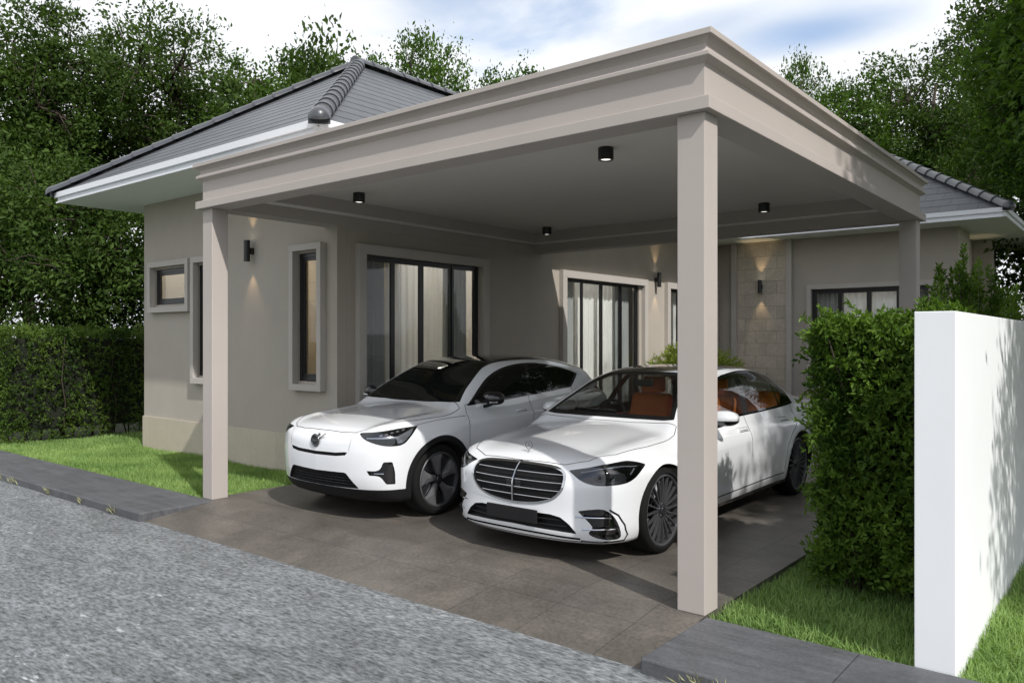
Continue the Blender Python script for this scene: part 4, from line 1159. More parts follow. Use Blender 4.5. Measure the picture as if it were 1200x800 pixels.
# fascia profile swept round the four sides: (offset outward, z)
prof = [(0,HB+.0),(.057,HB),(.057,HB+.085),(0.0,HB+.085),(0,3.560),(.012,3.566),(.030,3.578),(.054,3.590),(.054,3.618),(.030,3.632),(.022,3.640),(.022,3.675),(.034,3.690),(.050,3.702),(.060,3.712),(.079,3.712),(.079,HT),(-.10,HT)]
x0, x1, y0, y1 = -W_-PS, 0.0, 0.0, D_+PS
mb = MB(); vs = []; n = len(prof)
for (cx_, cy_, sx, sy) in ((x0,y0,-1,-1),(x1,y0,1,-1),(x1,y1,1,1),(x0,y1,-1,1)):
    vs += [(cx_+sx*o_, cy_+sy*o_, z) for o_, z in prof]
fs = []
for c in range(4):
    d = (c+1) % 4
    for i in range(n-1): fs.append((c*n+i, d*n+i, d*n+i+1, c*n+i+1))
fs.append(tuple(c*n+n-1 for c in range(4)))
mb.add(vs, fs)
pobj(mb.build('cornice', CONC, port, bevel=.004))
# beams under the slab: inner faces step up to the ceiling with a small cove ledge
ZC = 3.56
bi = MB()
ix0, ix1, iy0, iy1 = x0+PS+.006, x1-PS, y0+PS, y1-PS
iprof = [(-PS,HB),(0,HB),(0,3.385),(.012,3.394),(.14,3.400),(.14,ZC)]
vs = []; n = len(iprof)
for (cx_, cy_, sx, sy) in ((ix0,iy0,1,1),(ix1,iy0,-1,1),(ix1,iy1,-1,-1),(ix0,iy1,1,-1)):
    vs += [(cx_+sx*o_, cy_+sy*o_, z) for o_, z in iprof]
fs = []
for c in range(4):
    d = (c+1) % 4
    for i in range(n-1): fs.append((c*n+i, d*n+i, d*n+i+1, c*n+i+1))
bi.add(vs, fs)
pobj(bi.build('beam', CONC, port, bevel=.004))
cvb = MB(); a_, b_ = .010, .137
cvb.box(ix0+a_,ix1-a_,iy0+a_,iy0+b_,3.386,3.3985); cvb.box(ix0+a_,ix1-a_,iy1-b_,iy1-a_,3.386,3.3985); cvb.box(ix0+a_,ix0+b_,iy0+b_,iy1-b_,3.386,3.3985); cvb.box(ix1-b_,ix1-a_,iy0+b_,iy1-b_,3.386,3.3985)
pobj(cvb.build('cove_bounce_strip', M('cove_bounce_tone', (.74,.70,.65), rough=.8), port))  # added strip, its lighter colour stands in for floor bounce on the ledge underside
pobj(MB().box(x0+.05,x1-.05,y0+.05,y1-.05,ZC,ZC+.02).build('ceiling', CEIL, port))

# ------------------------------------------------------------------ lamps
LAMPBLK = M('lamp_black', (.010,.010,.010), rough=.4)
LENSLIT = M('lit_lens', (.9,.88,.82), rough=.3, emit=((1.0,.93,.80), 5.0))
DLLENS = M('lit_downlight_lens', (.9,.9,.88), rough=.3, emit=((1.0,.95,.86), 1.6))
def wall_lamp(loc, rz, label, power=10.0):
    t = thing('wall_lamp', label, 'wall lamp', loc, rz, 'up-and-down wall lamps')
    tube = MB().lathe([(.040,-.150),(.044,-.150),(.044,.150),(.040,.150),(.040,.12),(.0,.12),(.0,-.12),(.040,-.12)], 28, 'z', (0,-.10,0), closed=False)
    tube.build('lamp_body', LAMPBLK, t, smooth=True, angle=30)
    MB().box(-.03,.03,-.06,-.0015,-.045,.045).build('bracket', LAMPBLK, t, bevel=.003)
    MB().lathe([(0,-.147),(.039,-.147),(.039,-.139),(0,-.139)], 24, 'z', (0,-.10,0)).build('lens', LENSLIT, t)
    MB().lathe([(0,.139),(.039,.139),(.039,.147),(0,.147)], 24, 'z', (0,-.10,0)).build('lens', LENSLIT, t)
    for sg in (1, -1):
        ld = bpy.data.lights.new('lamp_light', 'SPOT'); ld.energy = power; ld.color = (1.0,.70,.40); ld.spot_size = math.radians(62); ld.spot_blend = .6; ld.shadow_soft_size = .015
        lo = bpy.data.objects.new('lamp_light', ld); link(lo, t); lo.location = (0,-.085,sg*.155); lo.rotation_euler = (PI+.10 if sg > 0 else -.10, 0, 0)
    return t
wall_lamp((-7.78,YF,3.05), 0, 'black cylinder wall lamp between the left post and the tall slit window')
wall_lamp((XS,10.08,3.045), PI/2, 'black cylinder wall lamp on plain wall beside the second sliding door')
wall_lamp((-4.77,YR-.05,3.01), 0, 'black cylinder wall lamp in the middle of the stone panel')
wall_lamp((XR-.18,15.2,2.95), PI/2, 'black cylinder wall lamp on the far right side wall, half hidden by the shrubs', 4.0)
def downlight(x, y, label):
    t = thing('ceiling_light', label, 'ceiling light', (x,y,ZC), 0, 'round ceiling lights under the carport')
    MB().lathe([(0,-.0015),(.068,-.0015),(.072,-.006),(.072,-.112),(.069,-.118),(.058,-.118),(.055,-.085),(0,-.085)], 32, 'z').build('housing', LAMPBLK, t, smooth=True, angle=35)
    MB().lathe([(0,-.092),(.050,-.092),(.046,-.108),(0,-.112)], 24, 'z').build('lens', DLLENS, t, smooth=True)
    return t
downlight(-1.70,1.51,'black round ceiling light nearest the front post')
downlight(-5.23,1.54,'black round ceiling light nearest the left post')
downlight(-5.19,5.31,'black round ceiling light in the far corner above the crossover')
downlight(-1.69,5.33,'black round ceiling light near the far right post')

# ------------------------------------------------------------------ curtains
def curtain_mat(name, col, tr):
    m = bpy.data.materials.new(name); nt, N, L = nodes(m); N.remove(N['Principled BSDF'])
    d = N.new('ShaderNodeBsdfDiffuse'); t = N.new('ShaderNodeBsdfTranslucent'); x = N.new('ShaderNodeMixShader'); x.inputs[0].default_value = tr
    tc = N.new('ShaderNodeTexCoord'); mp = N.new('ShaderNodeMapping'); mp.inputs['Scale'].default_value = (40,40,1.5); L.new(tc.outputs['Object'], mp.inputs['Vector'])
    n = N.new('ShaderNodeTexNoise'); n.inputs['Scale'].default_value = 1; n.inputs['Detail'].default_value = 4; L.new(mp.outputs[0], n.inputs['Vector'])
    r = N.new('ShaderNodeMapRange'); r.inputs['To Min'].default_value = .82; r.inputs['To Max'].default_value = 1.1; L.new(n.outputs['Fac'], r.inputs['Value'])
    s = N.new('ShaderNodeVectorMath'); s.operation = 'SCALE'; s.inputs[0].default_value = col; L.new(r.outputs[0], s.inputs['Scale'])
    L.new(s.outputs[0], d.inputs[0]); L.new(s.outputs[0], t.inputs[0]); L.new(d.outputs[0], x.inputs[1]); L.new(t.outputs[0], x.inputs[2]); L.new(x.outputs[0], N['Material Output'].inputs[0])
    return m
SHEER = curtain_mat('sheer_cloth', (.90,.89,.87), .34); DRAPE = curtain_mat('drape_cloth', (.40,.41,.41), .10)
def curtain(place, u0, u1, z0, z1, folds, amp, mat, name, label, group):
    n = folds*10; r = random.Random(int(u0*977)); us = [u0+(u1-u0)*i/n for i in range(n+1)]; vs = []; fs = []
    ph = 0; d = []
    for i in range(n+1):
        ph += 2*PI/10*(1+.25*r.uniform(-1,1)); d.append(amp*math.sin(ph)+amp*.35*math.sin(ph*.37+1))
    zz = [z0, z0+(z1-z0)*.33, z0+(z1-z0)*.66, z1]
    for j, z in enumerate(zz):
        for i in range(n+1): vs.append(place(us[i], .16+amp*1.5+d[i]*(1.1-.15*j), z))
    for j in range(3):
        for i in range(n): fs.append((j*(n+1)+i, j*(n+1)+i+1, (j+1)*(n+1)+i+1, (j+1)*(n+1)+i))
    o = MB().add(vs, fs).build(name, mat, smooth=True, angle=180)
    return tag(o, label, 'curtain', group)
G = 'curtains behind the glass'
for nm, pl_, e, z0, z1 in (('first sliding door under the carport', psw, (2.18,2.74,3.30,3.92,4.48), .05, 2.90), ('second sliding door beyond the carport', psw, (6.77,7.42,8.09,8.77,9.40), .05, 2.88),
                           ('door behind the front post', psw, (10.63,11.2,11.78,12.36,12.93), .05, 2.88), ('rear wing window', prw, (-3.63,-3.05,-2.46,-1.87,-1.29), .92, 2.88)):
    a, b, c, d, f = e
    curtain(pl_, a, b+.02, z0, z1, 6, .035, DRAPE, 'curtain', 'tight pleated grey drape at the left end of the '+nm, G)
    curtain(pl_, b+.03, c, z0, z1, 4, .022, SHEER, 'curtain', 'pale sheer curtain, left of the middle pair, in the '+nm, G)
    curtain(pl_, c+.02, d-.01, z0, z1, 4, .022, SHEER, 'curtain', 'pale sheer curtain, right of the middle pair, in the '+nm, G)
    curtain(pl_, d, f, z0, z1, 6, .035, DRAPE, 'curtain', 'tight pleated grey drape at the right end of the '+nm, G)

# ------------------------------------------------------------------ white boundary wall
bw = MB().box(1.226,1.427,.006,24,-.15,1.93).build('boundary_wall', M('white_wall_paint', (.80,.82,.83), rough=.7, spec=.3, var=(.8,.03), bump=(70,.04,.003)), bevel=.004)
tag(bw, 'smooth white boundary wall running back beside the clipped hedge', 'wall')

# ceiling lamps burning in the rooms behind the windows
def room_lamp(x, y, label, power, rad=.16):
    t = thing('room_lamp', label, 'ceiling lamp', (x,y,ZS-.14), 0)
    MB().lathe([(0,.138),(rad,.138),(rad,.10),(rad*.9,.085)], 32, 'z').build('lamp_base', LAMPBLK, t, smooth=True, angle=35)
    MB().lathe([(rad*.88,.088),(rad*.8,.04),(rad*.4,.012),(0,.006)], 32, 'z').build('lamp_shade', M('lit_opal_glass', (.9,.88,.8), emit=((1,.86,.66), 2.5)), t, smooth=True)
    ld = bpy.data.lights.new('room_light', 'POINT'); ld.energy = power; ld.color = (1,.965,.92); ld.shadow_soft_size = .12
    lo = bpy.data.objects.new('room_light', ld); link(lo, t); lo.location = (0,0,-.12)
room_lamp(-9.9, 2.55, 'round lamp burning in the tiled room behind the small high window', 46)
room_lamp(-6.9, 2.45, 'round lamp burning in the tiled room behind the tall slit window', 22)
room_lamp(-7.3, 3.6, 'round lamp burning behind the curtains of the first sliding door', 90)
room_lamp(-7.3, 8.1, 'round lamp burning behind the curtains of the second sliding door', 70)
room_lamp(-2.5, 15.0, 'round lamp burning behind the curtains of the rear wing window', 60)
# ------------------------------------------------------------------ foliage
BARK = M('bark', (.055,.042,.030), rough=.9, var=(6,.3), bump=(18,.8,.03), stretch=(1,1,.25))
LEAF_FAR = leaf_mat('broad_leaf_dark', (.018,.038,.008), (.082,.138,.028), .34, .6)
LEAF_MID = leaf_mat('broad_leaf_bright', (.022,.052,.008), (.100,.180,.028), .36, .6)
LEAF_HEDGE = leaf_mat('hedge_leaf', (.022,.058,.008), (.160,.260,.042), .36, .38, clump=3.0)
LEAF_HEDGE2 = leaf_mat('hedge_leaf_far', (.016,.044,.008), (.125,.190,.036), .32, clump=2.2)
LEAF_LIME = leaf_mat('lime_fern_leaf', (.16,.22,.03), (.36,.42,.09), .4)
GRASS = leaf_mat('grass_blade', (.140,.240,.070), (.330,.460,.165), .35, .5)
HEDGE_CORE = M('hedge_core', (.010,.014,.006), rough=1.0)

def rand_unit(n, r=rng):
    v = r.normal(size=(n, 3)); return unit(v)
def leaves_np(P, A, size, width=.45, fold=.25, r=rng, six=False):
    """P leaf bases, A pointing directions, size per leaf -> V, F (quads or two quads per leaf)"""
    n = len(P); A = unit(A); up = rand_unit(n, r); S = unit(np.cross(A, up)); N = np.cross(S, A)
    size = np.broadcast_to(np.asarray(size, float), (n,))[:,None]
    if not six:
        V = np.stack([P, P+A*size*.45+S*size*width*.5+N*size*fold*.3, P+A*size, P+A*size*.45-S*size*width*.5+N*size*fold*.3], 1).reshape(-1, 3)
        F = np.arange(4*n).reshape(-1, 4)
        return V, F
    a = P+A*size*.30; b = P+A*size*.68
    V = np.stack([P, a+S*size*width*.46+N*size*fold*.3, b+S*size*width*.40+N*size*fold*.22-N*size*.05, P+A*size-N*size*.14, b-S*size*width*.40+N*size*fold*.22-N*size*.05, a-S*size*width*.46+N*size*fold*.3, a, b-N*size*.05], 1).reshape(-1, 3)
    o = np.arange(n)[:,None]*8
    F = np.concatenate([o+[[0,1,6,6]]]*0+[o+np.array([[6,1,2,7]]), o+np.array([[7,4,5,6]]), ])
    T = np.concatenate([o+np.array([[0,1,6]]), o+np.array([[0,6,5]]), o+np.array([[7,2,3]]), o+np.array([[7,3,4]])])
    return V, F, T
def leaf_obj(name, V, F, mat, parent=None):
    return mesh_np(name, V, F, mat, parent, smooth=False)

def tree_meshes(seed, height, rx, rz, zc, n_clump, per, leaf, limbs=9, lobes=.35, mat=LEAF_FAR, sigma=.34, shell=.5):
    """returns (trunk MB, leaf V, F); crown an uneven ellipsoid of leaf clumps carried on limbs and twigs"""
    r = np.random.default_rng(seed); R = random.Random(seed)
    mb = MB()
    base = [(0,0,-.3)]
    pts = [Vector((0,0,-.25))]; d = Vector((R.uniform(-.08,.08),R.uniform(-.08,.08),1))
    k = 7; top = zc+rz*.55
    for i in range(k):
        d = (d+Vector((R.uniform(-.12,.12),R.uniform(-.12,.12),.25))).normalized()
        pts.append(pts[-1]+d*(top+.25)/k)
    r0 = height*.018
    mb.tube(pts, [r0*1.35]+[r0*(1-.8*i/k) for i in range(1,k+1)], 9)
    ends = []
    dirs = rand_unit(limbs, r)
    # uneven outline: random bulges
    bul = rand_unit(10, r); amp = r.uniform(.35, 1.0, 10)
    def radius(D):
        q = np.clip((D@bul.T), 0, 1)**4
        return 1-lobes+lobes*1.35*(q*amp).max(1)
    for i in range(limbs):
        a = 2*PI*(i*.618)+R.uniform(-.3,.3); el = R.uniform(-.25,1.1)
        D = np.array([math.cos(a)*math.cos(el), math.sin(a)*math.cos(el), math.sin(el)])
        rad = radius(D[None])[0]*.62
        e = Vector((D[0]*rx*rad, D[1]*rx*rad, zc+D[2]*rz*rad))
        hz = max(.15, min(.95, (e.z-math.hypot(e.x,e.y)*.55)/top)); j = hz*k; i0 = min(int(j), k-1)
        st = pts[i0]+(pts[i0+1]-pts[i0])*(j-i0)
        m1 = st.lerp(e, .35)+Vector((R.uniform(-.25,.25),R.uniform(-.25,.25),R.uniform(.0,.5))); m2 = st.lerp(e, .7)+Vector((R.uniform(-.3,.3),R.uniform(-.3,.3),R.uniform(0,.4)))
        rr = r0*.42
        mb.tube([st,m1,m2,e], [rr,rr*.75,rr*.5,rr*.28], 6)
        ends.append((st,m1,m2,e))
    # clump centres
    D = rand_unit(n_clump, r); t = r.uniform(0,1,n_clump)**shell
    Cc = D*(radius(D)*t)[:,None]*np.array([rx,rx,rz])+np.array([0,0,zc])
    E = np.array([[v[:] for v in e] for e in ends]).reshape(-1, 3)
    for c in Cc[::2]:
        q = E[np.argmin(((E-c)**2).sum(1)+1.5*np.maximum(E[:,2]-c[2], 0))]
        m = (q+c)/2+r.normal(size=3)*.12+np.array([0,0,.1])
        mb.tube([tuple(q), tuple(m), tuple(c)], [r0*.14, r0*.10, r0*.045], 4, cap=False)
    sg = sigma*(.6+.8*r.random(n_clump))
    P = Cc.repeat(per, 0)+r.normal(size=(n_clump*per, 3))*sg.repeat(per)[:,None]*np.array([1,1,.75])
    out = unit(P-np.array([0,0,zc-rz*.3])); A = unit(out*.7+rand_unit(len(P), r)*.9+np.array([0,0,-.25]))
    V, F = leaves_np(P, A, leaf*(.5+1.0*r.random(len(P))), .5, .35, r)
    return mb, V, F
def tree_proto(name, label, cat, seed, loc, rot, mat, **kw):
    mb, V, F = tree_meshes(seed, mat=mat, **kw)
    t = thing(name, label, cat, loc, rot)
    mb.build('trunk', BARK, t, smooth=True, angle=180)
    leaf_obj('crown', V, F, mat, t)
    return t
def plant_copy(src, loc, rz, sc, label, group=None):
    c = copy_tree(src); c.location = loc; c.rotation_euler = (0,0,rz); c.scale = (sc[0],sc[0],sc[1]); c['label'] = label
    if group: c['group'] = group
    return c
GT = 'broadleaf trees behind the house'
tA = tree_proto('broadleaf_tree', 'tall dense dark tree at the left edge behind the hedge', 'tree', 3, (-22.6,4.2,0), .4, LEAF_FAR, height=12, rx=3.7, rz=4.9, zc=7.6, n_clump=470, per=95, leaf=.128, lobes=.52, sigma=.26, shell=.45)
tB = tree_proto('broadleaf_tree', 'low-branched dark tree right behind the left hedge', 'tree', 5, (-16.9,3.0,0), 1.1, LEAF_FAR, height=8, rx=2.6, rz=3.0, zc=3.6, n_clump=330, per=68, leaf=.125, lobes=.5, sigma=.24, limbs=12)
tC = tree_proto('broadleaf_tree', 'lighter loose-crowned tree rising above the left roof hip', 'tree', 8, (-17.6,8.6,0), 2.0, LEAF_MID, height=11, rx=2.7, rz=3.6, zc=7.2, n_clump=330, per=72, leaf=.128, lobes=.5, sigma=.24, limbs=11)
for o in (tA, tB, tC): o['group'] = GT
spots = [
 (tA,(-25.0,1.6,0),1.7,(1.05,1.10),'dark tree cut off by the left edge of the picture'),
 (tA,(-21.5,7.6,0),3.0,(1.0,1.02),'tall dark tree over the left end of the eave'),
 (tB,(-19.3,1.4,0),2.2,(1.15,1.15),'low dark tree behind the hedge at the left edge'),
 (tB,(-15.6,5.2,0),.3,(.95,1.0),'low dark tree between hedge end and house corner'),
 (tC,(-19.4,11.6,0),.9,(1.0,1.08),'loose tree showing above the middle of the left roof hip'),
 (tB,(-16.8,9.6,0),3.3,(1.2,1.75),'dark round tree just above the upper left roof'),
 (tC,(-19.5,14.8,0),4.4,(.95,1.20),'sparse tree whose twigs show left of the roof apex'),
 (tC,(-16.4,13.9,0),5.5,(.80,1.17),'thin-topped sparse tree right behind the roof apex'),
 (tC,(-14.6,14.4,0),1.3,(.80,1.02),'small crowned tree over the ridge right of the apex'),
 (tC,(-13.0,15.0,0),3.3,(.74,1.02),'last small tree before open sky above the cornice'),
 (tC,(-8.2,25.0,0),.2,(.62,1.22),'tree tip rising just right of the front cornice corner'),
 (tC,(-5.2,22.4,0),3.6,(.95,1.02),'loose tree above the right side of the carport'),
 (tA,(-3.4,24.2,0),1.2,(.95,.98),'dense tree behind the rear wing roof'),
 (tA,(-.6,27.0,0),5.0,(1.15,1.40),'tall dense tree behind the rear wing at the right'),
 (tB,(.9,18.5,0),2.4,(1.0,1.35),'dark tree behind the right end of the rear wing'),
]
for src, loc, rz, sc, lab in spots: plant_copy(src, loc, rz, sc, lab)
# near tree with larger leaves overhanging the right edge
tN = tree_proto('broadleaf_tree', 'big bright-leaved tree overhanging at the top right corner', 'tree', 21, (2.3,11.6,0), .6, LEAF_MID, height=11, rx=3.0, rz=3.9, zc=7.9, n_clump=430, per=85, leaf=.15, lobes=.45, sigma=.28)
plant_copy(tN, (.9,16.2,0), 2.6, (.9,.98), 'bright-leaved tree just behind the overhanging one, above the rear wing roof')
# tree right of the view that dapples the carport side and the white wall
tS = tree_proto('broadleaf_tree', 'broad tree right of the white wall, dappling it with shade', 'tree', 33, (8.1,4.1,0), 0, LEAF_MID, height=13, rx=4.0, rz=3.7, zc=10.0, n_clump=560, per=62, leaf=.20, lobes=.16, sigma=.36, shell=.42)
GS = 'trees right of the white wall'
for o in (tN,): o['group'] = 'trees overhanging the right side'
plant_copy(tB, (4.7,4.3,0), 3.7, (.75,1.0), 'second young tree right of the white wall', 'trees right of the white wall')
tW = plant_copy(tB, (4.9,2.15,0), .7, (.80,1.05), 'young tree close beside the white wall on its right', 'trees right of the white wall')
plant_copy(tS, (8.6,11.2,0), 2.0, (1.1,1.22), 'second broad tree right of the white wall, farther back')

# ------------------------------------------------------------------ hedges
def hedge(name, label, *A, **K):
    return _hedge(name, label, *A, **K)
def _hedge(name, label, x0, x1, y0, y1, z1, n_clump, per, leaf, mat, seed, group=None, puff=.07, six=True, faces=('l','r','f','t'), z0=0.0, core=.16, edge_irreg=.05, xmax=None):
    r = np.random.default_rng(seed)
    t = thing(name, label, 'hedge', ((x0+x1)/2, (y0+y1)/2, 0), 0, group)
    O = np.array([(x0+x1)/2, (y0+y1)/2, 0])
    areas = {'l':(y1-y0)*(z1-z0), 'r':(y1-y0)*(z1-z0), 'f':(x1-x0)*(z1-z0), 't':(x1-x0)*(y1-y0)}
    tot = sum(areas[f] for f in faces); Ps = []; Ns = []
    for f in faces:
        n = int(n_clump*areas[f]/tot); a = r.random(n); b = r.random(n)
        if f in 'lr': P = np.stack([np.full(n, x0 if f == 'l' else x1), y0+(y1-y0)*a, z0+(z1-z0)*b], 1); N = np.tile([-1. if f == 'l' else 1.,0,0], (n,1))
        elif f == 'f': P = np.stack([x0+(x1-x0)*a, np.full(n, y0), z0+(z1-z0)*b], 1); N = np.tile([0,-1.,0], (n,1))
        else: P = np.stack([x0+(x1-x0)*a, y0+(y1-y0)*b, np.full(n, z1)], 1); N = np.tile([0,0,1.], (n,1))
        Ps.append(P); Ns.append(N)
    P = np.concatenate(Ps); N = np.concatenate(Ns)
    # bumps: sprays stand proud or sit back
    dep = r.normal(0, edge_irreg, len(P))+.05*np.sin(P[:,0]*5.1+P[:,1]*3.7+P[:,2]*4.3)*np.sin(P[:,2]*6.7-P[:,1]*2.9)-.06-.16*r.random(len(P))**3
    P = P+N*dep[:,None]
    D = unit(N*.75+rand_unit(len(P), r)*.75+np.array([0,0,.30]))
    # each clump is a short twig with leaves set alternately along it
    L = .20*(.7+.6*r.random(len(P)))*(leaf/.06)**.5
    tt = np.tile((np.arange(per)+.5)/per, len(P)); Pi = P.repeat(per,0); Di = D.repeat(per,0); Li = L.repeat(per)
    B = Pi+Di*((tt-.35)*Li)[:,None]+np.array([0,0,-.06])*(tt**2*Li/.2)[:,None]
    A = unit(Di*.75+rand_unit(len(B), r)*.85)
    if xmax is not None:
        ok = (B[:,0]+np.maximum(A[:,0],0)*leaf*1.3 < xmax) & (B[:,0] < xmax-.02); B = B[ok]; A = A[ok]
    res = leaves_np(B, A, leaf*(.7+.6*r.random(len(B))), .42, .3, r, six)
    V, F = res[0], res[1]
    if six: F = np.concatenate([F, np.concatenate([res[2], res[2][:,2:3]], 1)])
    V = V-O
    if six:
        tri = res[2]; quads = res[1]
        # triangles and quads in one mesh via from_pydata-free path: fan every quad to triangles
        T = np.concatenate([tri, quads[:,[0,1,2]], quads[:,[0,2,3]]])
        leaf_obj('foliage', V, T, mat, t)
    else: leaf_obj('foliage', V, F, mat, t)
    # woody twigs and dark heart
    mb = MB(); R = random.Random(seed)
    for i in range(int(max(9, (x1-x0)*(y1-y0)*9))):
        x = R.uniform(x0+.12,x1-.12)-O[0]; y = R.uniform(y0+.12,y1-.12)-O[1]; p = [Vector((x,y,-.1))]
        for k in range(5): p.append(p[-1]+Vector((R.uniform(-.1,.1),R.uniform(-.1,.1),(z1-.05)/5)))
        mb.tube(p, [.016,.013,.011,.009,.007,.004], 5)
    mb.build('stem', BARK, t, smooth=True, angle=180)
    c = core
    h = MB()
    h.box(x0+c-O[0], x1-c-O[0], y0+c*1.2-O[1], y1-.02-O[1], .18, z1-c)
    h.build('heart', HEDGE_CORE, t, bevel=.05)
    return t
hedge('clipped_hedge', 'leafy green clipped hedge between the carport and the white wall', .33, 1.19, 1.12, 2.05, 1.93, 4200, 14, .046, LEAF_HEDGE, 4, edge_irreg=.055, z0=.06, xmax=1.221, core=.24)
hedge('clipped_hedge', 'dark fine-leaved hedge at the left beyond the lawn', -14.1, -13.0, .25, 12.0, 1.98, 6500, 11, .060, LEAF_HEDGE2, 6, six=False, faces=('r','f','t'), z0=-.05, edge_irreg=.045)

# ------------------------------------------------------------------ upright shrubs by the rear wing, lime plant at the house wall
def shrub(label, loc, h, w, seed, n_stem=16, mat=LEAF_HEDGE, leaf=.075, group=None, per=120):
    r = np.random.default_rng(seed); R = random.Random(seed)
    t = thing('upright_shrub', label, 'shrub', loc, 0, group); mb = MB(); Ps = []; As = []
    for i in range(n_stem):
        a = R.uniform(0,2*PI); q = math.sqrt(R.random())*w*.5; hh = h*(1-.45*(q/(w*.5))**1.5)*R.uniform(.72,1.0)
        p = [Vector((q*.35*math.cos(a),q*.35*math.sin(a),-.1)), Vector((q*.7*math.cos(a),q*.7*math.sin(a),hh*.35)), Vector((q*math.cos(a)+R.uniform(-.05,.05),q*math.sin(a)+R.uniform(-.05,.05),hh*.75)), Vector((q*1.02*math.cos(a)+R.uniform(-.06,.06),q*1.02*math.sin(a)+R.uniform(-.06,.06),hh))]
        mb.tube(p, [.014,.011,.008,.003], 5)
        pp = np.array([v[:] for v in p]); n = int(per*hh)
        s = r.uniform(.12,1,n)*3; i0 = np.minimum(s.astype(int), 2); f = (s-i0)[:,None]
        B = pp[i0]*(1-f)+pp[i0+1]*f; spread = .15*(1.05-s/3)[:,None]+.015
        o = rand_unit(n, r); o[:,2] *= .5
        Ps.append(B+o*spread*r.random((n,1))**.5); As.append(unit(o*.8+np.array([0,0,.7])+rand_unit(n,r)*.3))
    mb.build('stem', BARK, t, smooth=True, angle=180)
    P = np.concatenate(Ps); V, F = leaves_np(P, np.concatenate(As), leaf*(.6+.7*r.random(len(P))), .45, .3, r)
    leaf_obj('foliage', V, F, mat, t); return t
GR = 'upright shrubs beside the rear wing'
shrub('tall upright shrub in front of the rear wing corner', (-.12,9.6,0), 3.5, 1.5, 51, 64, group=GR, per=150)
shrub('upright shrub right of the tallest one, at the picture edge', (.62,10.6,0), 3.0, 1.6, 52, 60, group=GR, per=150)
shrub('slim upright shrub between wall corner and rear post', (-.62,10.4,0), 2.9, .7, 53, 16, group=GR)
def fern(label, loc, h, w, seed):
    r = np.random.default_rng(seed); R = random.Random(seed); t = thing('feathery_shrub', label, 'shrub', loc)
    mb = MB(); Ps = []; As = []
    for i in range(420):
        a = R.uniform(0,2*PI); el = R.uniform(.2,1.4); L = w*.5*R.uniform(.6,1.0)
        p0 = Vector((0,0,h*.62)); d = Vector((math.cos(a)*math.cos(el),math.sin(a)*math.cos(el),math.sin(el)*.75))
        p = [p0, p0+d*L*.55+Vector((0,0,.05)), p0+d*L]
        mb.tube(p, [.006,.004,.002], 4, cap=False)
        pp = np.array([v[:] for v in p]); n = 46; s = r.uniform(.2,1,n)*2; i0 = np.minimum(s.astype(int),1); f = (s-i0)[:,None]
        Ps.append(pp[i0]*(1-f)+pp[i0+1]*f); As.append(unit(np.array(d)[None]*.8+rand_unit(n,r)*.9))
    mb.tube([(0,0,-.1),(.02,.01,h*.3),(0,0,h*.64)], [.03,.025,.02], 7)
    mb.build('stem', BARK, t, smooth=True, angle=180)
    P = np.concatenate(Ps); V, F = leaves_np(P, np.concatenate(As), .10*(.6+.7*r.random(len(P))), .20, .2, r)
    leaf_obj('foliage', V, F, LEAF_LIME, t); return t
fern('feathery lime green shrub seen over the saloon roof', (-4.75,9.6,0), 1.55, 2.2, 61)

# ------------------------------------------------------------------ grass
def lawn(name, x0, x1, y0, y1, z, dens, h, seed, keep=None, width=.006, lean=.5):
    r = np.random.default_rng(seed); n = int((x1-x0)*(y1-y0)*dens)
    P = np.stack([r.uniform(x0,x1,n), r.uniform(y0,y1,n), np.full(n, z)], 1)
    if keep is not None: P = P[keep(P[:,0], P[:,1])]
    n = len(P); a = r.uniform(0,2*PI,n); S = np.stack([np.cos(a),np.sin(a),np.zeros(n)],1)
    b = a+r.uniform(.8,2.3,n); Ld = np.stack([np.cos(b),np.sin(b),np.zeros(n)],1)
    pat = .75+.5*(.5+.5*np.sin(P[:,0]*2.3+np.sin(P[:,1]*1.7))*np.cos(P[:,1]*2.1))
    H = (h*(.5+.75*r.random(n))*pat)[:,None]; W = width*(.7+.6*r.random(n))[:,None]; q = (lean*r.random(n)[:,None]**1.2)*H
    up = np.array([0,0,1.])
    m1 = P+up*H*.55+Ld*q*.35; tip = P+up*H*(1-.25*(q/H))+Ld*q*1.2
    V = np.stack([P-S*W, P+S*W, m1+S*W*.75, m1-S*W*.75, tip], 1).reshape(-1,3); o = np.arange(n)[:,None]*5
    T = np.concatenate([o+[[0,1,2]], o+[[0,2,3]], o+[[3,2,4]]])
    g = mesh_np(name, V, T, GRASS, None, False); g['kind'] = 'stuff'; return g
lawn('grass', -13.1, -6.03, .0, 1.75, -.06, 5200, .085, 71, keep=lambda x, y: (x < XL) | (y < YF-.03), width=.005)
lawn('grass', -13.1, XL-.02, 1.75, 9.0, -.06, 1500, .10, 72, width=.007)
lawn('grass', .015, 1.22, .0, 3.0, -.09, 6500, .105, 73, width=.0045, lean=.9)
lawn('grass', .015, 1.22, 3.0, 10.0, -.09, 1500, .12, 74, width=.006, lean=.9)
lawn('grass', 1.435, 2.6, .0, 2.6, -.09, 7500, .11, 75, width=.0045, lean=1.0)
lawn('grass', 1.435, 3.2, 2.6, 12.0, -.09, 1700, .12, 76, width=.006, lean=.9)
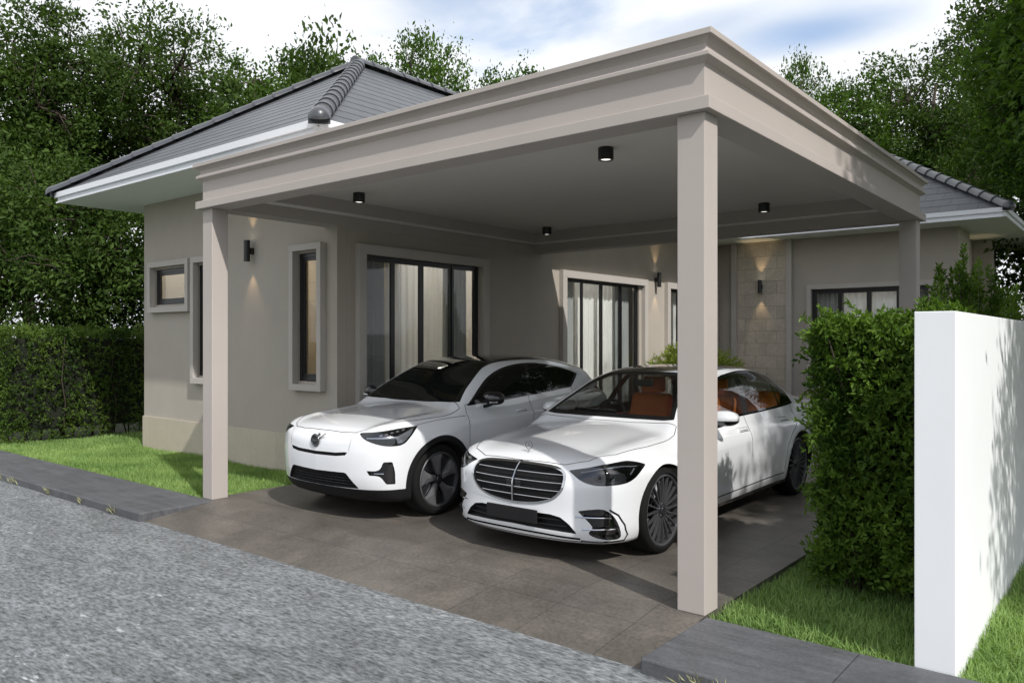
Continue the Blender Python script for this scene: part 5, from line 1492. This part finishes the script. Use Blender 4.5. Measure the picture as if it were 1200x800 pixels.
# stray tufts in the kerb joint along the road
r_ = np.random.default_rng(81)
k = r_.choice(np.array([-10.9,-9.7,-9.2,-8.1,-7.2,-6.4,.35,.55]), 220)+r_.normal(0,.05,220)
P = np.stack([k, np.full(220,-.852)+r_.normal(0,.004,220), np.full(220,-.085)+r_.uniform(0,.05,220)],1)
A = unit(np.stack([r_.normal(0,.5,220), -.35+r_.normal(0,.2,220), np.full(220,.7)],1))
V, F = leaves_np(P, A, .075*(.4+r_.random(220)), .10, .2, r_)
o = leaf_obj('grass_tufts', V, F, M('dry_grass', (.30,.30,.16), rough=.8)); o['kind'] = 'stuff'
# ------------------------------------------------------------------ camera, sun, sky
S_ = 1.16
cam_d = bpy.data.cameras.new('camera'); cam = bpy.data.objects.new('camera', cam_d); link(cam)
cam.location = (1.927*S_, -4.076*S_, 1.528*S_)
cam.rotation_euler = (PI/2, 0, .681)
cam_d.sensor_width = 36; cam_d.lens = 925.7/1200*36
cam_d.shift_y = -(400-399.03)/1200
cam_d.clip_start = .05; cam_d.clip_end = 3000
scene.camera = cam
SUN = Vector((1.0, -.37, 1.05)).normalized()
sd = bpy.data.lights.new('sun', 'SUN'); sd.energy = 4.0; sd.angle = math.radians(.8); sd.color = (1.0,.965,.92)
so = bpy.data.objects.new('sun', sd); link(so); so.location = (30,-10,40)
so.rotation_euler = SUN.to_track_quat('Z', 'Y').to_euler()
elev = math.asin(SUN.z); az = math.atan2(SUN.x, SUN.y)
w = bpy.data.worlds.new('World'); scene.world = w; w.use_nodes = True
nt = w.node_tree; N = nt.nodes; L = nt.links
bg = N['Background']
sky = N.new('ShaderNodeTexSky'); sky.sky_type = 'NISHITA'; sky.sun_disc = False
sky.sun_elevation = elev; sky.sun_rotation = az; sky.air_density = 1.0; sky.dust_density = 1.5
tc = N.new('ShaderNodeTexCoord'); sep = N.new('ShaderNodeSeparateXYZ'); L.new(tc.outputs['Generated'], sep.inputs[0])
# clouds on a flat layer overhead
zz = N.new('ShaderNodeMath'); zz.operation = 'MAXIMUM'; zz.inputs[1].default_value = .04; L.new(sep.outputs['Z'], zz.inputs[0])
dx = N.new('ShaderNodeMath'); dx.operation = 'DIVIDE'; L.new(sep.outputs['X'], dx.inputs[0]); L.new(zz.outputs[0], dx.inputs[1])
dy = N.new('ShaderNodeMath'); dy.operation = 'DIVIDE'; L.new(sep.outputs['Y'], dy.inputs[0]); L.new(zz.outputs[0], dy.inputs[1])
cb = N.new('ShaderNodeCombineXYZ'); L.new(dx.outputs[0], cb.inputs['X']); L.new(dy.outputs[0], cb.inputs['Y'])
nz = N.new('ShaderNodeTexNoise'); nz.inputs['Scale'].default_value = .62; nz.inputs['Detail'].default_value = 7; nz.inputs['Roughness'].default_value = .5; nz.inputs['Distortion'].default_value = .4
off = N.new('ShaderNodeVectorMath'); off.operation = 'ADD'; off.inputs[1].default_value = (3.1, .7, 0); L.new(cb.outputs[0], off.inputs[0]); L.new(off.outputs[0], nz.inputs['Vector'])
rmp = N.new('ShaderNodeMapRange'); rmp.inputs['From Min'].default_value = .24; rmp.inputs['From Max'].default_value = .43; rmp.interpolation_type = 'SMOOTHSTEP'
L.new(nz.outputs['Fac'], rmp.inputs['Value'])
n2 = N.new('ShaderNodeTexNoise'); n2.inputs['Scale'].default_value = 1.7; n2.inputs['Detail'].default_value = 5; L.new(off.outputs[0], n2.inputs['Vector'])
cr = N.new('ShaderNodeMapRange'); cr.inputs['From Min'].default_value = .3; cr.inputs['From Max'].default_value = .7; cr.inputs['To Min'].default_value = .97; cr.inputs['To Max'].default_value = 1.16
L.new(n2.outputs['Fac'], cr.inputs['Value'])
SKY_STRENGTH = .10
cc = N.new('ShaderNodeVectorMath'); cc.operation = 'SCALE'; cc.inputs[0].default_value = (.96/SKY_STRENGTH, .985/SKY_STRENGTH, 1.02/SKY_STRENGTH); L.new(cr.outputs[0], cc.inputs['Scale'])
# openings of blue sky in the cloud layer, ragged by the same noise
cov = rmp.outputs[0]
for cx_, cy_, kx, ky, depth in ((-.86,2.62,1.9,2.6,.85),(-1.62,1.68,4.0,6.0,.35),(-1.12,2.32,2.6,6.5,.35),(.8,-1.2,.5,.6,.8),(1.6,.6,.6,.5,.6)):
    sbv = N.new('ShaderNodeVectorMath'); sbv.operation = 'SUBTRACT'; sbv.inputs[1].default_value = (cx_, cy_, 0); L.new(cb.outputs[0], sbv.inputs[0])
    mlv = N.new('ShaderNodeVectorMath'); mlv.operation = 'MULTIPLY'; mlv.inputs[1].default_value = (kx, ky, 0); L.new(sbv.outputs[0], mlv.inputs[0])
    ln = N.new('ShaderNodeVectorMath'); ln.operation = 'LENGTH'; L.new(mlv.outputs[0], ln.inputs[0])
    wob = N.new('ShaderNodeMath'); wob.operation = 'MULTIPLY_ADD'; wob.inputs[1].default_value = 1.6; L.new(nz.outputs['Fac'], wob.inputs[0]); L.new(ln.outputs['Value'], wob.inputs[2])
    gp = N.new('ShaderNodeMapRange'); gp.interpolation_type = 'SMOOTHSTEP'; gp.inputs['From Min'].default_value = .9; gp.inputs['From Max'].default_value = 1.75; gp.inputs['To Min'].default_value = 1-depth; gp.inputs['To Max'].default_value = 1
    L.new(wob.outputs[0], gp.inputs['Value'])
    mm = N.new('ShaderNodeMath'); mm.operation = 'MULTIPLY'; L.new(cov, mm.inputs[0]); L.new(gp.outputs[0], mm.inputs[1]); cov = mm.outputs[0]
skb = N.new('ShaderNodeVectorMath'); skb.operation = 'SCALE'; skb.inputs['Scale'].default_value = 2.1; L.new(sky.outputs[0], skb.inputs[0])
mx = N.new('ShaderNodeMix'); mx.data_type = 'RGBA'
L.new(cov, mx.inputs['Factor']); L.new(skb.outputs[0], mx.inputs['A']); L.new(cc.outputs[0], mx.inputs['B'])
L.new(mx.outputs['Result'], bg.inputs['Color']); bg.inputs['Strength'].default_value = SKY_STRENGTH
scene.view_settings.view_transform = 'Standard'; scene.view_settings.look = 'None'; scene.view_settings.exposure = 0; scene.view_settings.gamma = 1
cy = scene.cycles
cy.use_denoising = True
try: cy.denoiser = 'OPENIMAGEDENOISE'; cy.denoising_prefilter = 'ACCURATE'; cy.denoising_input_passes = 'RGB_ALBEDO_NORMAL'
except Exception: pass
cy.max_bounces = 10; cy.diffuse_bounces = 5; cy.glossy_bounces = 5; cy.transmission_bounces = 6; cy.transparent_max_bounces = 12
cy.caustics_reflective = False; cy.caustics_refractive = False
cy.sample_clamp_indirect = 8
